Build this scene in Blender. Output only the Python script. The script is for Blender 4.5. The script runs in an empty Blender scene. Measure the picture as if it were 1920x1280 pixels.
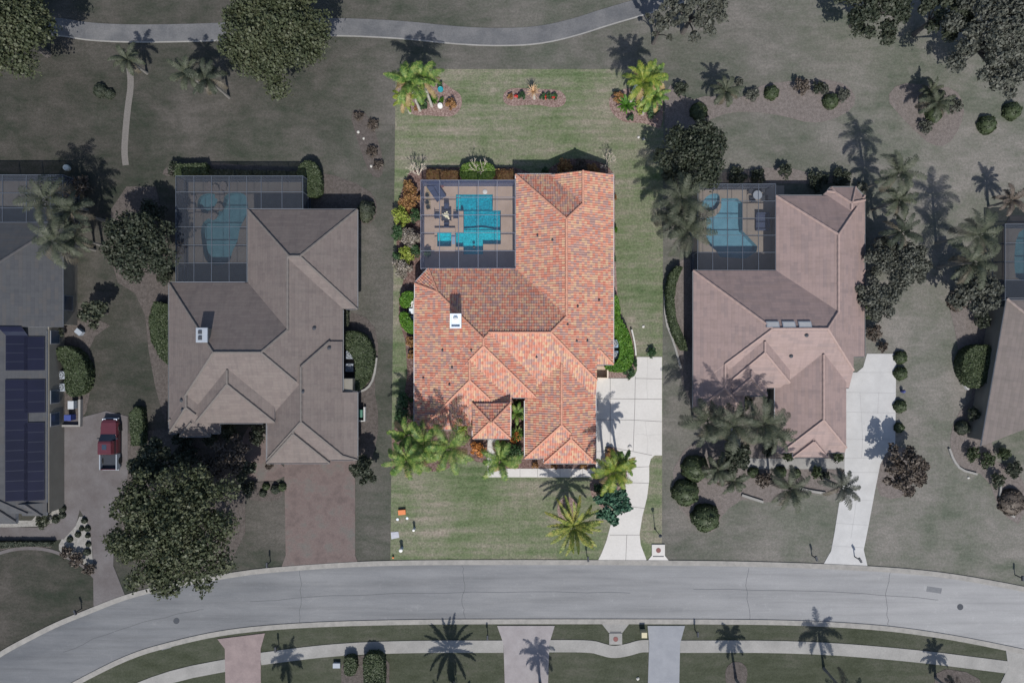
import bpy, math, random
import numpy as np
from mathutils import Vector, noise as mnoise
scene = bpy.context.scene
# ---------------------------------------------------------------- camera, sky, sun, exposure
CAM_H = 75.0; PPM = 17.0                      # flying height in metres; photograph pixels per metre on the ground
cam_d = bpy.data.cameras.new('camera'); cam = bpy.data.objects.new('camera', cam_d)
scene.collection.objects.link(cam); scene.camera = cam
cam.location = (0, 0, CAM_H); cam.rotation_euler = (0, 0, 0)
cam_d.sensor_width = 36; cam_d.lens = 36 * CAM_H / (1920 / PPM)
cam_d.clip_start = 0.5; cam_d.clip_end = 3000
SUN_EL, SUN_AZ = math.radians(51), math.radians(173)   # azimuth clockwise from north (+Y)
world = bpy.data.worlds.new('World'); scene.world = world; world.use_nodes = True
wn = world.node_tree; bg = wn.nodes['Background']
sky = wn.nodes.new('ShaderNodeTexSky'); sky.sky_type = 'NISHITA'; sky.sun_disc = False
sky.sun_elevation = SUN_EL; sky.sun_rotation = SUN_AZ; sky.altitude = 20; sky.air_density = 1.0; sky.dust_density = 1.2
wn.links.new(sky.outputs[0], bg.inputs[0]); bg.inputs[1].default_value = 0.10
sd = bpy.data.lights.new('sun', 'SUN'); sd.energy = 3.8; sd.angle = math.radians(0.53); sd.color = (1.0, 0.955, 0.89)
sun = bpy.data.objects.new('sun', sd); scene.collection.objects.link(sun)
sdir = Vector((math.sin(SUN_AZ) * math.cos(SUN_EL), math.cos(SUN_AZ) * math.cos(SUN_EL), math.sin(SUN_EL)))
sun.rotation_euler = sdir.to_track_quat('Z', 'Y').to_euler(); sun.location = sdir * 120
vs = scene.view_settings; vs.view_transform = 'Standard'; vs.look = 'None'; vs.gamma = 1; vs.use_curve_mapping = False
vs.exposure = 0.42
scene.cycles.max_bounces = 8; scene.cycles.transparent_max_bounces = 24
# ---------------------------------------------------------------- helpers
def W(px, py, z=0.0):
    """photograph position of something at height z -> world metres"""
    k = (CAM_H - z) / CAM_H / PPM
    return ((px - 960) * k, (640 - py) * k)
def W3(px, py, z=0.0, zz=None):
    x, y = W(px, py, z); return (x, y, z if zz is None else zz)
COL = scene.collection
def tag(o, label=None, cat=None, group=None, kind=None):
    if label: o['label'] = label
    if cat: o['category'] = cat
    if group: o['group'] = group
    if kind: o['kind'] = kind
    return o
def empty(name, loc, label, cat, group=None, rz=0):
    o = bpy.data.objects.new(name, None); COL.objects.link(o)
    o.location = loc if len(loc) == 3 else (loc[0], loc[1], 0); o.rotation_euler = (0, 0, rz)
    o.empty_display_size = .3
    return tag(o, label, cat, group)
class MB:
    """collects polygons, built as one mesh object"""
    def __init__(s): s.v = []; s.f = []; s.m = []; s.uv = {}; s.sm = False
    def poly(s, pts, mi=0, uv=None):
        b = len(s.v); s.v += [tuple(p) for p in pts]; s.f.append(tuple(range(b, b + len(pts)))); s.m.append(mi)
        if uv: s.uv[len(s.f) - 1] = uv
        return s
    def mesh(s, vs_, fs, mi=0):
        b = len(s.v); s.v += [tuple(p) for p in vs_]
        for f in fs: s.f.append(tuple(b + i for i in f)); s.m.append(mi)
        return s
    def box(s, x0, y0, z0, x1, y1, z1, mi=0, c=0.0):
        if c > 0 and min(x1-x0, y1-y0) > 2.2*c:   # softened top edge
            o = [(x0, y0), (x1, y0), (x1, y1), (x0, y1)]; i = [(x0+c, y0+c), (x1-c, y0+c), (x1-c, y1-c), (x0+c, y1-c)]
            V = [(a, b, z0) for a, b in o] + [(a, b, z1-c) for a, b in o] + [(a, b, z1) for a, b in i]
            F = [(3, 2, 1, 0), (8, 9, 10, 11)]
            for k in range(4):
                n = (k+1) % 4; F += [(k, n, 4+n, 4+k), (4+k, 4+n, 8+n, 8+k)]
            return s.mesh(V, F, mi)
        V = [(x0, y0, z0), (x1, y0, z0), (x1, y1, z0), (x0, y1, z0), (x0, y0, z1), (x1, y0, z1), (x1, y1, z1), (x0, y1, z1)]
        return s.mesh(V, [(3, 2, 1, 0), (4, 5, 6, 7), (0, 1, 5, 4), (1, 2, 6, 5), (2, 3, 7, 6), (3, 0, 4, 7)], mi)
    def prism(s, pts, z0, z1, mi=0, bottom=False):
        pts = list(pts)
        if area2(pts) < 0: pts = pts[::-1]
        n = len(pts); V = [(a, b, z0) for a, b in pts] + [(a, b, z1) for a, b in pts]
        F = [tuple(range(n, 2*n))] + [(k, (k+1) % n, n + (k+1) % n, n + k) for k in range(n)]
        if bottom: F.append(tuple(range(n-1, -1, -1)))
        return s.mesh(V, F, mi)
    def tube(s, pts, rad, n=6, mi=0, cap=True):
        pts = [Vector(p) for p in pts]
        if not hasattr(rad, '__len__'): rad = [rad] * len(pts)
        V = []; F = []
        for i, p in enumerate(pts):
            d = (pts[min(i+1, len(pts)-1)] - pts[max(i-1, 0)]); d = d.normalized() if d.length > 1e-9 else Vector((0, 0, 1))
            a = d.cross(Vector((0, 0, 1))) if abs(d.z) < .95 else d.cross(Vector((1, 0, 0))); a.normalize(); b = d.cross(a)
            for k in range(n):
                t = 2*math.pi*k/n; V.append(p + (a*math.cos(t) + b*math.sin(t)) * rad[i])
        for i in range(len(pts)-1):
            for k in range(n):
                F.append((i*n+k, (i+1)*n+k, (i+1)*n+(k+1) % n, i*n+(k+1) % n))
        if cap: F.append(tuple(range(n))); F.append(tuple(range(len(V)-1, len(V)-1-n, -1)))
        return s.mesh(V, F, mi)
    def lathe(s, prof, n=16, c=(0, 0, 0), mi=0):
        V = []; F = []
        for r, z in prof:
            for k in range(n): t = 2*math.pi*k/n; V.append((c[0]+r*math.cos(t), c[1]+r*math.sin(t), c[2]+z))
        for i in range(len(prof)-1):
            for k in range(n): F.append((i*n+k, i*n+(k+1) % n, (i+1)*n+(k+1) % n, (i+1)*n+k))
        F.append(tuple(range(len(V)-n, len(V)))); F.append(tuple(range(n-1, -1, -1)))
        return s.mesh(V, F, mi)
    def build(s, name, mats, parent=None, loc=None, smooth=False):
        """vertices are world positions (or local ones when loc is None and the parent is at the origin)"""
        if not isinstance(mats, (list, tuple)): mats = [mats]
        off = Vector(parent_loc(parent)) if parent is not None else Vector(loc if loc else (0, 0, 0))
        me = bpy.data.meshes.new(name)
        me.from_pydata([(a-off.x, b-off.y, c-off.z) for a, b, c in s.v], [], s.f)
        for m in mats: me.materials.append(m)
        me.polygons.foreach_set('material_index', s.m)
        if s.uv:
            lay = me.uv_layers.new(name='UVMap')
            for fi, uvs in s.uv.items():
                p = me.polygons[fi]
                for j, li in enumerate(p.loop_indices): lay.data[li].uv = uvs[j]
        if smooth: me.polygons.foreach_set('use_smooth', [True]*len(me.polygons))
        o = bpy.data.objects.new(name, me); COL.objects.link(o)
        if parent is not None: o.parent = parent
        elif loc: o.location = loc if len(loc) == 3 else (loc[0], loc[1], 0)
        return o
def parent_loc(p):
    v = Vector((0, 0, 0))
    while p is not None: v += p.location; p = p.parent
    return v
def area2(p): return sum(p[i][0]*p[(i+1) % len(p)][1] - p[(i+1) % len(p)][0]*p[i][1] for i in range(len(p)))
def inpoly(x, y, P):
    c = False; n = len(P)
    for i in range(n):
        x1, y1 = P[i]; x2, y2 = P[(i+1) % n]
        if (y1 > y) != (y2 > y) and x < (x2-x1)*(y-y1)/(y2-y1)+x1: c = not c
    return c
def clip(P, f):
    out = []; n = len(P)
    for i in range(n):
        a, b = P[i], P[(i+1) % n]; fa, fb = f(a), f(b)
        if fa <= 0: out.append(a)
        if (fa < 0 < fb) or (fb < 0 < fa):
            t = fa/(fa-fb); out.append((a[0]+(b[0]-a[0])*t, a[1]+(b[1]-a[1])*t))
    return out
def smooth_poly(P, it=2):
    for _ in range(it):
        Q = []
        for i in range(len(P)):
            a, b = P[i], P[(i+1) % len(P)]
            Q += [(a[0]*.75+b[0]*.25, a[1]*.75+b[1]*.25), (a[0]*.25+b[0]*.75, a[1]*.25+b[1]*.75)]
        P = Q
    return P
def smooth_line(P, it=2):
    for _ in range(it):
        Q = [P[0]]
        for i in range(len(P)-1):
            a, b = P[i], P[i+1]
            Q += [(a[0]*.75+b[0]*.25, a[1]*.75+b[1]*.25), (a[0]*.25+b[0]*.75, a[1]*.25+b[1]*.75)]
        P = Q + [P[-1]]
    return P
# ---------------------------------------------------------------- materials
def nt(name):
    m = bpy.data.materials.new(name); m.use_nodes = True
    t = m.node_tree; return m, t, t.nodes['Principled BSDF']
def ramp(t, fac, cols, pos=None, const=False):
    r = t.nodes.new('ShaderNodeValToRGB'); e = r.color_ramp.elements
    if const: r.color_ramp.interpolation = 'CONSTANT'
    n = len(cols)
    pos = pos or [i/(n-1) for i in range(n)] if n > 1 else [0]
    e[0].position = pos[0]; e[0].color = (*cols[0], 1)
    e[1].position = pos[1] if n > 1 else 1; e[1].color = (*cols[min(1, n-1)], 1)
    for i in range(2, n): q = e.new(pos[i]); q.color = (*cols[i], 1)
    t.links.new(fac, r.inputs[0]); return r.outputs[0]
def noise_n(t, vec, scale, detail=4, rough=.6, stretch=None, dist=0):
    if stretch:
        mp = t.nodes.new('ShaderNodeMapping'); mp.inputs['Scale'].default_value = stretch; t.links.new(vec, mp.inputs[0]); vec = mp.outputs[0]
    n = t.nodes.new('ShaderNodeTexNoise'); n.inputs['Scale'].default_value = scale
    n.inputs['Detail'].default_value = detail; n.inputs['Roughness'].default_value = rough; n.inputs['Distortion'].default_value = dist
    t.links.new(vec, n.inputs['Vector']); return n.outputs['Fac']
def mth(t, op, a, b=None, c=None):
    n = t.nodes.new('ShaderNodeMath'); n.operation = op
    for i, q in enumerate((a, b, c)):
        if q is None: continue
        if isinstance(q, (int, float)): n.inputs[i].default_value = q
        else: t.links.new(q, n.inputs[i])
    return n.outputs[0]
def mix(t, fac, a, b, mode='MIX'):
    n = t.nodes.new('ShaderNodeMix'); n.data_type = 'RGBA'; n.blend_type = mode
    for i, q in ((0, fac), (6, a), (7, b)):
        if isinstance(q, (int, float)): n.inputs[i].default_value = q
        elif isinstance(q, tuple): n.inputs[i].default_value = (*q, 1)
        else: t.links.new(q, n.inputs[i])
    return n.outputs[2]
def objco(t): return t.nodes.new('ShaderNodeTexCoord').outputs['Object']
def M(name, cols, scale=1.0, rough=.9, fine=None, fs=8.0, bump=0, bs=20, pos=(.3, .7), stretch=None, metal=0, spec=.3):
    m, t, b = nt(name); co = objco(t)
    if isinstance(cols[0], (int, float)): cols = [cols]
    if len(cols) == 1:
        v = mix(t, noise_n(t, co, scale), tuple(c*.88 for c in cols[0]), tuple(min(1, c*1.12) for c in cols[0]))
    else:
        n = len(cols); p = [pos[0] + (pos[1]-pos[0])*i/(n-1) for i in range(n)]
        v = ramp(t, noise_n(t, co, scale, stretch=stretch), cols, p)
    if fine:
        f = ramp(t, noise_n(t, co, fs, 3, .7), [(1-fine,)*3, (1+fine,)*3], [.3, .7])
        v = mix(t, 1.0, v, f, 'MULTIPLY')
    t.links.new(v, b.inputs['Base Color']); b.inputs['Roughness'].default_value = rough
    b.inputs['Metallic'].default_value = metal; b.inputs['Specular IOR Level'].default_value = spec
    if bump:
        bn = t.nodes.new('ShaderNodeBump'); bn.inputs['Strength'].default_value = bump; bn.inputs['Distance'].default_value = .05
        t.links.new(noise_n(t, co, bs, 3), bn.inputs['Height']); t.links.new(bn.outputs[0], b.inputs['Normal'])
    return m
def leafmat(name, cols, scale=1.2, trans=.16, rough=.55):
    m, t, b = nt(name); co = objco(t)
    n = len(cols); n1 = noise_n(t, co, scale, 2); n2 = noise_n(t, co, scale*9, 2)
    f = mth(t, 'ADD', mth(t, 'MULTIPLY', n1, .5), mth(t, 'MULTIPLY', n2, .5))
    v = ramp(t, f, cols, [.38 + .24*i/(n-1) for i in range(n)])
    t.links.new(v, b.inputs['Base Color']); b.inputs['Roughness'].default_value = rough; b.inputs['Specular IOR Level'].default_value = .35
    tr = t.nodes.new('ShaderNodeBsdfTranslucent'); t.links.new(v, tr.inputs[0])
    ms = t.nodes.new('ShaderNodeMixShader'); ms.inputs[0].default_value = trans
    t.links.new(b.outputs[0], ms.inputs[1]); t.links.new(tr.outputs[0], ms.inputs[2])
    t.links.new(ms.outputs[0], t.nodes['Material Output'].inputs[0])
    return m
def grassmat(name, cols, big=.12, stripe=None, fine=.28):
    m, t, b = nt(name); co = objco(t)
    a = noise_n(t, co, big, 5, .62, dist=.4); c2 = noise_n(t, co, 1.1, 5, .75)
    f = mth(t, 'ADD', mth(t, 'MULTIPLY', a, .62), mth(t, 'MULTIPLY', c2, .38))
    if stripe:
        s = noise_n(t, co, .9, 3, .6, stretch=stripe); f = mth(t, 'ADD', mth(t, 'MULTIPLY', f, .66), mth(t, 'MULTIPLY', s, .34))
    n = len(cols); v = ramp(t, f, cols, [.38 + .24*i/(n-1) for i in range(n)])
    g = ramp(t, noise_n(t, co, 4.5, 6, .85), [(1-fine,)*3, (1+fine,)*3], [.34, .66])
    v = mix(t, 1.0, v, g, 'MULTIPLY')
    t.links.new(v, b.inputs['Base Color']); b.inputs['Roughness'].default_value = 1; b.inputs['Specular IOR Level'].default_value = .1
    bn = t.nodes.new('ShaderNodeBump'); bn.inputs['Strength'].default_value = .6; bn.inputs['Distance'].default_value = .08
    t.links.new(noise_n(t, co, 6, 4, .8), bn.inputs['Height']); t.links.new(bn.outputs[0], b.inputs['Normal'])
    return m
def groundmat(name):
    """outer turf: darkening toward the west is painted into the base colour"""
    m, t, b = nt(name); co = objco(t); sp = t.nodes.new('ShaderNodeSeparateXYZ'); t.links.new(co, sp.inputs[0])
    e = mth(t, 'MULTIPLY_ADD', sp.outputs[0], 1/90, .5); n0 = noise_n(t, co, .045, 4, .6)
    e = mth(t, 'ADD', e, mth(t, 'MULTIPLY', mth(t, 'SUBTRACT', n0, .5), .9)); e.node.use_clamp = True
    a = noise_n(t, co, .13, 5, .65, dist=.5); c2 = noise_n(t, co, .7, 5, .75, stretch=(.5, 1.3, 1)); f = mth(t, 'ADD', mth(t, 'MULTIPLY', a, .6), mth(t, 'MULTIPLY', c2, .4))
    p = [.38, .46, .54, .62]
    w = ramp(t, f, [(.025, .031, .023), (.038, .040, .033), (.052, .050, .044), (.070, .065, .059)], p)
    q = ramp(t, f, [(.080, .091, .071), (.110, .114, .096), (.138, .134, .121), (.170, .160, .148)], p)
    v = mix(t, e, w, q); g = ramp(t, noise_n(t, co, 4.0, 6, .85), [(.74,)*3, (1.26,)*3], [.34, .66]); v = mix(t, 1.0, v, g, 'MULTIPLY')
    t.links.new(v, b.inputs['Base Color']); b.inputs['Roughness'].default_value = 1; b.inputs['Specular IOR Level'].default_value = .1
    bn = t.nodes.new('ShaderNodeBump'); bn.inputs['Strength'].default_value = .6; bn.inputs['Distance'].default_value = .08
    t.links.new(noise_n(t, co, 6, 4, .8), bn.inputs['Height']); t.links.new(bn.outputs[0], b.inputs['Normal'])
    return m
def tilemat(name, cols, wu=.5, wv=.33, amp=.10):
    """roof tiles: a colour per tile, from UV in metres (u along the eave, v up the slope)"""
    m, t, b = nt(name)
    uv = t.nodes.new('ShaderNodeUVMap').outputs[0]; sp = t.nodes.new('ShaderNodeSeparateXYZ'); t.links.new(uv, sp.inputs[0])
    row = mth(t, 'FLOOR', mth(t, 'DIVIDE', sp.outputs[1], wv))
    wr = t.nodes.new('ShaderNodeTexWhiteNoise'); wr.noise_dimensions = '1D'; t.links.new(row, wr.inputs['W'])
    col = mth(t, 'FLOOR', mth(t, 'ADD', mth(t, 'DIVIDE', sp.outputs[0], wu), mth(t, 'MULTIPLY', wr.outputs[0], 3)))
    cb = t.nodes.new('ShaderNodeCombineXYZ'); t.links.new(col, cb.inputs[0]); t.links.new(row, cb.inputs[1])
    wn_ = t.nodes.new('ShaderNodeTexWhiteNoise'); wn_.noise_dimensions = '2D'; t.links.new(cb.outputs[0], wn_.inputs['Vector'])
    big = noise_n(t, cb.outputs[0], .42, 2, stretch=(.45, 1.6, 1))
    f = mth(t, 'ADD', mth(t, 'MULTIPLY', wn_.outputs[0], .42), mth(t, 'MULTIPLY', mth(t, 'SUBTRACT', big, .5), 2.4)); f = mth(t, 'ADD', f, .29)
    v = ramp(t, f, cols, [i/len(cols) for i in range(len(cols))], const=True)
    g = ramp(t, noise_n(t, uv, 3, 4, .8), [(1-amp,)*3, (1+amp,)*3], [.3, .7])
    v = mix(t, 1.0, v, g, 'MULTIPLY')
    st = ramp(t, noise_n(t, uv, 1.0, 5, .7, stretch=(1.3, .16, 1)), [(.86, .87, .88), (1, 1, 1), (1.06, 1.05, 1.04)], [.34, .5, .68]); v = mix(t, 1.0, v, st, 'MULTIPLY')
    cr = mth(t, 'FRACT', mth(t, 'DIVIDE', sp.outputs[1], wv)); cr = ramp(t, cr, [(.88,)*3, (1, 1, 1)], [.0, .22]) if wu > .4 else None
    if cr: v = mix(t, 1.0, v, cr, 'MULTIPLY')
    t.links.new(v, b.inputs['Base Color']); b.inputs['Roughness'].default_value = .75; b.inputs['Specular IOR Level'].default_value = .3
    return m
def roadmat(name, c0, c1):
    """mottled asphalt with a dimming toward the west painted into its colour"""
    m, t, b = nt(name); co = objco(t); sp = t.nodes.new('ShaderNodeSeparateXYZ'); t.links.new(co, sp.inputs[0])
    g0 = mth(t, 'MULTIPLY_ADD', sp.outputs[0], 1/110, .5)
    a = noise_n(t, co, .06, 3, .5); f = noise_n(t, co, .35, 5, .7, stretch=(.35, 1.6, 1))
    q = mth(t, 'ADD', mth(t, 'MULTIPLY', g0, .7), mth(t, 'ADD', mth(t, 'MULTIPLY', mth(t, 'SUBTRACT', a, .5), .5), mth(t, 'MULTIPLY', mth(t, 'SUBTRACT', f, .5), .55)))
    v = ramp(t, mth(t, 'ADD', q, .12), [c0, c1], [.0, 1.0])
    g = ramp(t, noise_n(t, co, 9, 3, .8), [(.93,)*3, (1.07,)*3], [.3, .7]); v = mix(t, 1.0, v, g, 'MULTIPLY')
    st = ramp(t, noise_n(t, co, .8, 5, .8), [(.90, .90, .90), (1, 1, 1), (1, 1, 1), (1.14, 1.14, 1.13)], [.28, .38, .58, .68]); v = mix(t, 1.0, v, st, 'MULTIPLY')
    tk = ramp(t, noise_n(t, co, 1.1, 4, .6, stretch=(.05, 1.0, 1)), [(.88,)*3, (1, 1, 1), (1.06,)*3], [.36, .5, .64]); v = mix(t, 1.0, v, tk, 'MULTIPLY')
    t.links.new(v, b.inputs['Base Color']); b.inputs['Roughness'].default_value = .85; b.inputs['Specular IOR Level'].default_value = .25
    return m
def screenmat(name, col, op):
    m, t, b = nt(name); b.inputs['Base Color'].default_value = (*col, 1); b.inputs['Roughness'].default_value = .7
    tr = t.nodes.new('ShaderNodeBsdfTransparent'); ms = t.nodes.new('ShaderNodeMixShader'); ms.inputs[0].default_value = op
    t.links.new(tr.outputs[0], ms.inputs[1]); t.links.new(b.outputs[0], ms.inputs[2])
    t.links.new(ms.outputs[0], t.nodes['Material Output'].inputs[0]); return m
def watermat(name, tint):
    m, t, b = nt(name)
    tr = t.nodes.new('ShaderNodeBsdfTransparent'); tr.inputs[0].default_value = (*tint, 1)
    gl = t.nodes.new('ShaderNodeBsdfGlossy'); gl.inputs['Roughness'].default_value = .06
    fr = t.nodes.new('ShaderNodeFresnel'); fr.inputs[0].default_value = 1.33
    bn = t.nodes.new('ShaderNodeBump'); bn.inputs['Strength'].default_value = .25; bn.inputs['Distance'].default_value = .03
    t.links.new(noise_n(t, objco(t), 3.5, 3), bn.inputs['Height'])
    t.links.new(bn.outputs[0], gl.inputs['Normal']); t.links.new(bn.outputs[0], fr.inputs['Normal'])
    ms = t.nodes.new('ShaderNodeMixShader'); t.links.new(fr.outputs[0], ms.inputs[0])
    t.links.new(tr.outputs[0], ms.inputs[1]); t.links.new(gl.outputs[0], ms.inputs[2])
    t.links.new(ms.outputs[0], t.nodes['Material Output'].inputs[0]); return m
LAWN = grassmat('lawn_green', [(.066, .096, .044), (.106, .128, .072), (.150, .150, .108), (.212, .186, .154)], stripe=(.12, 1.5, 1), fine=.42, big=.13)
LAWN_W = groundmat('turf_dimmed_west')  # turf colour carries a painted dimming that deepens westward
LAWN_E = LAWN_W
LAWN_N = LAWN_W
LAWN_S = grassmat('lawn_south', [(.036, .042, .027), (.052, .058, .041), (.074, .075, .060)], stripe=(.3, 1.3, 1), fine=.26)
MULCH = M('mulch', [(.09, .055, .05), (.18, .125, .112), (.29, .23, .205)], 7, 1, .45, 16, bump=.8, bs=14)
MULCH_DK = M('mulch_dark', [(.05, .03, .028), (.12, .075, .065), (.20, .15, .14)], 5, 1, .45, 14, bump=.8)
MULCH_D = M('mulch_grey', [(.055, .048, .044), (.095, .083, .078)], 3, 1, .3, 12, bump=.5); MULCH_DE = M('mulch_rose_grey', [(.10, .088, .082), (.15, .132, .126)], 3, 1, .25, 12, bump=.5)  # grey and dim sets: darkening over the outer lots put into the colours
STONE_D = M('stone_bed_grey', [(.17, .165, .155), (.24, .235, .225)], 3, 1, .2, 12)
CONC = M('concrete_bright', [(0.415, 0.402, 0.385), (0.465, 0.452, 0.435)], .25, .85, .05, 5)
CONC_D = M('concrete_pale', [(0.336, 0.336, 0.336), (0.400, 0.400, 0.400)], .6, .85, .05, 10)
CONC_P = M('concrete_path', [(.19, .187, .18), (.26, .255, .245)], .4, .9, .10, 8)
PATH_N = M('cart_path', [(.075, .079, .086), (.13, .13, .134)], .45, .9, .14, 6)
JOINT = M('joint_dark', (.13, .125, .12), 4); CRACK = M('crack_grey', (.33, .32, .31), 4)
KERB = M('kerb_concrete', [(.19, .185, .175), (.26, .25, .235)], 1.5, .9, .08, 9)
ROAD = roadmat('asphalt_dimmed_west', (.085, .091, .101), (.262, .264, .268))  # west end painted darker: dimming held in the asphalt colour
BRICK = M('brick_pavers', [(0.085, 0.067, 0.064), (0.119, 0.092, 0.087), (0.102, 0.099, 0.092)], .6, .9, .14, 7)
BRICK2 = M('brick_pavers_pink', [(0.170, 0.136, 0.136), (0.221, 0.178, 0.174)], .8, .9, .1, 7)
PAVER = M('pavers_brown_grey', [(0.081, 0.072, 0.072), (0.119, 0.112, 0.115)], .4, .9, .1, 7)
DRIVE_G = M('concrete_bluegrey', [(.185, .195, .215), (.22, .23, .25)], .8, .9, .05, 9)
DRIVE_P = M('concrete_rose', [(.20, .185, .19), (.25, .235, .24)], .8, .9, .06, 9)
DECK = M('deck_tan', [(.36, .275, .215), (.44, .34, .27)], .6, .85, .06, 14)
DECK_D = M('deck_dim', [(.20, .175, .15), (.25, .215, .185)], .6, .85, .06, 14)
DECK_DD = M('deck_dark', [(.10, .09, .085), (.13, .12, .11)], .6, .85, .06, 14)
TILES = tilemat('clay_tiles', [(.44, .18, .125), (.47, .225, .155), (.305, .195, .175), (.46, .30, .195), (.44, .19, .135), (.345, .215, .185), (.48, .25, .175), (.42, .165, .115), (.43, .275, .185), (.325, .20, .18)], wu=.25, wv=.33)
CAPT = M('ridge_tile_terracotta', [(.42, .20, .14), (.48, .255, .18)], 2, .8, .1, 9)
T_W1 = tilemat('tiles_grey_mauve', [(0.124, 0.104, 0.098), (0.131, 0.111, 0.104), (0.118, 0.099, 0.094)], 1.0, .35, .09); C_W1 = M('ridge_pale_mauve', (0.132, 0.119, 0.112), 2)
T_E1 = tilemat('tiles_rose', [(0.222, 0.167, 0.155), (0.237, 0.178, 0.167), (0.207, 0.159, 0.152)], 1.0, .35, .06); C_E1 = M('ridge_pale_rose', (0.289, 0.215, 0.196), 2)
T_W2 = tilemat('tiles_slate_grey', [(0.048, 0.051, 0.058), (0.053, 0.056, 0.062), (0.058, 0.058, 0.061)], .6, .35, .06); C_W2 = M('ridge_pale_grey', (0.069, 0.069, 0.073), 2)
T_E2 = tilemat('tiles_brown_rose', [(0.168, 0.144, 0.132), (0.184, 0.156, 0.144)], 1.0, .35, .06); C_E2 = M('ridge_brown', (.28, .23, .21), 2)
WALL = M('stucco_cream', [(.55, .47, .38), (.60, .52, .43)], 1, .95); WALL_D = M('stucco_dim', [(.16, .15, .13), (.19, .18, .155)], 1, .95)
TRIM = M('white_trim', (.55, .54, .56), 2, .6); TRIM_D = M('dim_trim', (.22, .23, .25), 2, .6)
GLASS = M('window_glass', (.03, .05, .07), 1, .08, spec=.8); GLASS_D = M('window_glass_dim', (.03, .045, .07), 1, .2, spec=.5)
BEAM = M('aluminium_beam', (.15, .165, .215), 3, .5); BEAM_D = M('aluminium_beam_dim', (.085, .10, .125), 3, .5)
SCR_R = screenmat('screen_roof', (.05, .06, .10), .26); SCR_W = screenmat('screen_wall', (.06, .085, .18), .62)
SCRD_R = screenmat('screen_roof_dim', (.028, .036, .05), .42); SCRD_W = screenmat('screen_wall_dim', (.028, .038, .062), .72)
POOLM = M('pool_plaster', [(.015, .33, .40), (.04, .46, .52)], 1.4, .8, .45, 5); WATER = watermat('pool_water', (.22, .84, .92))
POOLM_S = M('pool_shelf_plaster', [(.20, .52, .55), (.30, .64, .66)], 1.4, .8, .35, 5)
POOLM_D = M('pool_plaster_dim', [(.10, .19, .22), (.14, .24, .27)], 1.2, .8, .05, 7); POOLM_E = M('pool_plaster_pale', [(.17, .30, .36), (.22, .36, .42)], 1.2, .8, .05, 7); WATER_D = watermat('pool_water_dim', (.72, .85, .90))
BARK = M('bark', [(.12, .10, .085), (.22, .19, .165)], 6, .95, .2, 14); BARK_D = M('bark_dim', [(.06, .055, .05), (.11, .10, .095)], 6, .95, .2, 14)
PALMTR = M('palm_trunk', [(.30, .28, .25), (.45, .42, .38)], 5, .95, .2, 14); PALMTR_D = M('palm_trunk_dim', [(.13, .125, .115), (.19, .18, .17)], 5, .95, .2, 14)
TWIG = M('bare_twigs', [(.42, .36, .30), (.62, .56, .48)], 5, .9)
L_PALM = leafmat('palm_leaf', [(.022, .062, .012), (.06, .13, .022), (.14, .21, .04), (.27, .28, .09)], 2.2); L_DRY = leafmat('dead_frond', [(.20, .14, .06), (.34, .26, .13)], 2); L_DRYD = leafmat('dead_frond_dim', [(.07, .06, .045), (.10, .09, .065)], 2)
L_PALMY = leafmat('palm_leaf_yellow', [(.035, .08, .012), (.10, .16, .02), (.18, .22, .03), (.26, .25, .05)], 2.2)
L_DATE = leafmat('date_palm_leaf', [(.05, .085, .02), (.12, .16, .03), (.24, .25, .06), (.32, .25, .07)], 1.0)
L_PALMD = leafmat('palm_leaf_dim', [(.044, .055, .036), (.068, .080, .052), (.095, .102, .070)], 1.5, .3)
L_PALMD2 = leafmat('palm_leaf_dark', [(.030, .040, .027), (.046, .056, .038), (.062, .072, .052)], 1.5, .3)
L_SAGO = leafmat('sago_leaf', [(.02, .07, .008), (.05, .14, .012), (.09, .19, .02)], 2)
L_STRAW = leafmat('dry_leaf', [(.35, .20, .10), (.55, .36, .20), (.62, .46, .30)], 3)
L_HEDGE = leafmat('hedge_leaf', [(.032, .095, .008), (.062, .155, .012), (.11, .21, .025)], 1.5)
L_HEDGEM = leafmat('clipped_bush_leaf', [(.05, .11, .015), (.10, .17, .03), (.15, .21, .05)], 1.5)
L_HEDGED = leafmat('hedge_leaf_dim', [(.036, .052, .024), (.050, .070, .032), (.066, .086, .042)], 1.5, .25)
L_OAK = leafmat('oak_leaf_dim', [(.042, .054, .028), (.060, .074, .038), (.082, .095, .052), (.104, .112, .070)], .7, .3)
L_OAKD = leafmat('oak_leaf_dark', [(.030, .040, .027), (.044, .055, .036), (.062, .070, .048)], .7, .3)
L_GREYT = leafmat('grey_leaf_dim', [(.062, .068, .056), (.092, .098, .080), (.125, .13, .11)], .8, .3)
L_BROWN = leafmat('croton_leaf', [(.10, .05, .02), (.22, .11, .05), (.34, .19, .08), (.20, .17, .05)], 3)
L_RUST = leafmat('rust_leaf', [(.22, .07, .02), (.42, .16, .04), (.52, .26, .08)], 3)
L_BROWND = leafmat('brown_leaf_dim', [(.05, .04, .034), (.095, .078, .064), (.14, .115, .095)], 2)
L_DARK = leafmat('dark_leaf', [(.018, .045, .018), (.04, .085, .035), (.07, .13, .05)], 2)
L_BLUEG = leafmat('seagrape_leaf', [(.02, .06, .04), (.05, .12, .075), (.10, .19, .12)], 2)
L_YG = leafmat('yellowgreen_leaf', [(.10, .16, .02), (.24, .30, .05), (.38, .40, .10)], 2)
L_GREY = leafmat('greytwig_leaf', [(.12, .11, .085), (.24, .215, .18), (.36, .32, .29)], 2)
L_RED = leafmat('red_flower', [(.5, .03, .03), (.75, .08, .06)], 3)
METAL = M('painted_white_metal', (.60, .66, .72), 3, .45); METAL_DK = M('dark_metal', (.04, .045, .055), 3, .5)
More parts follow.
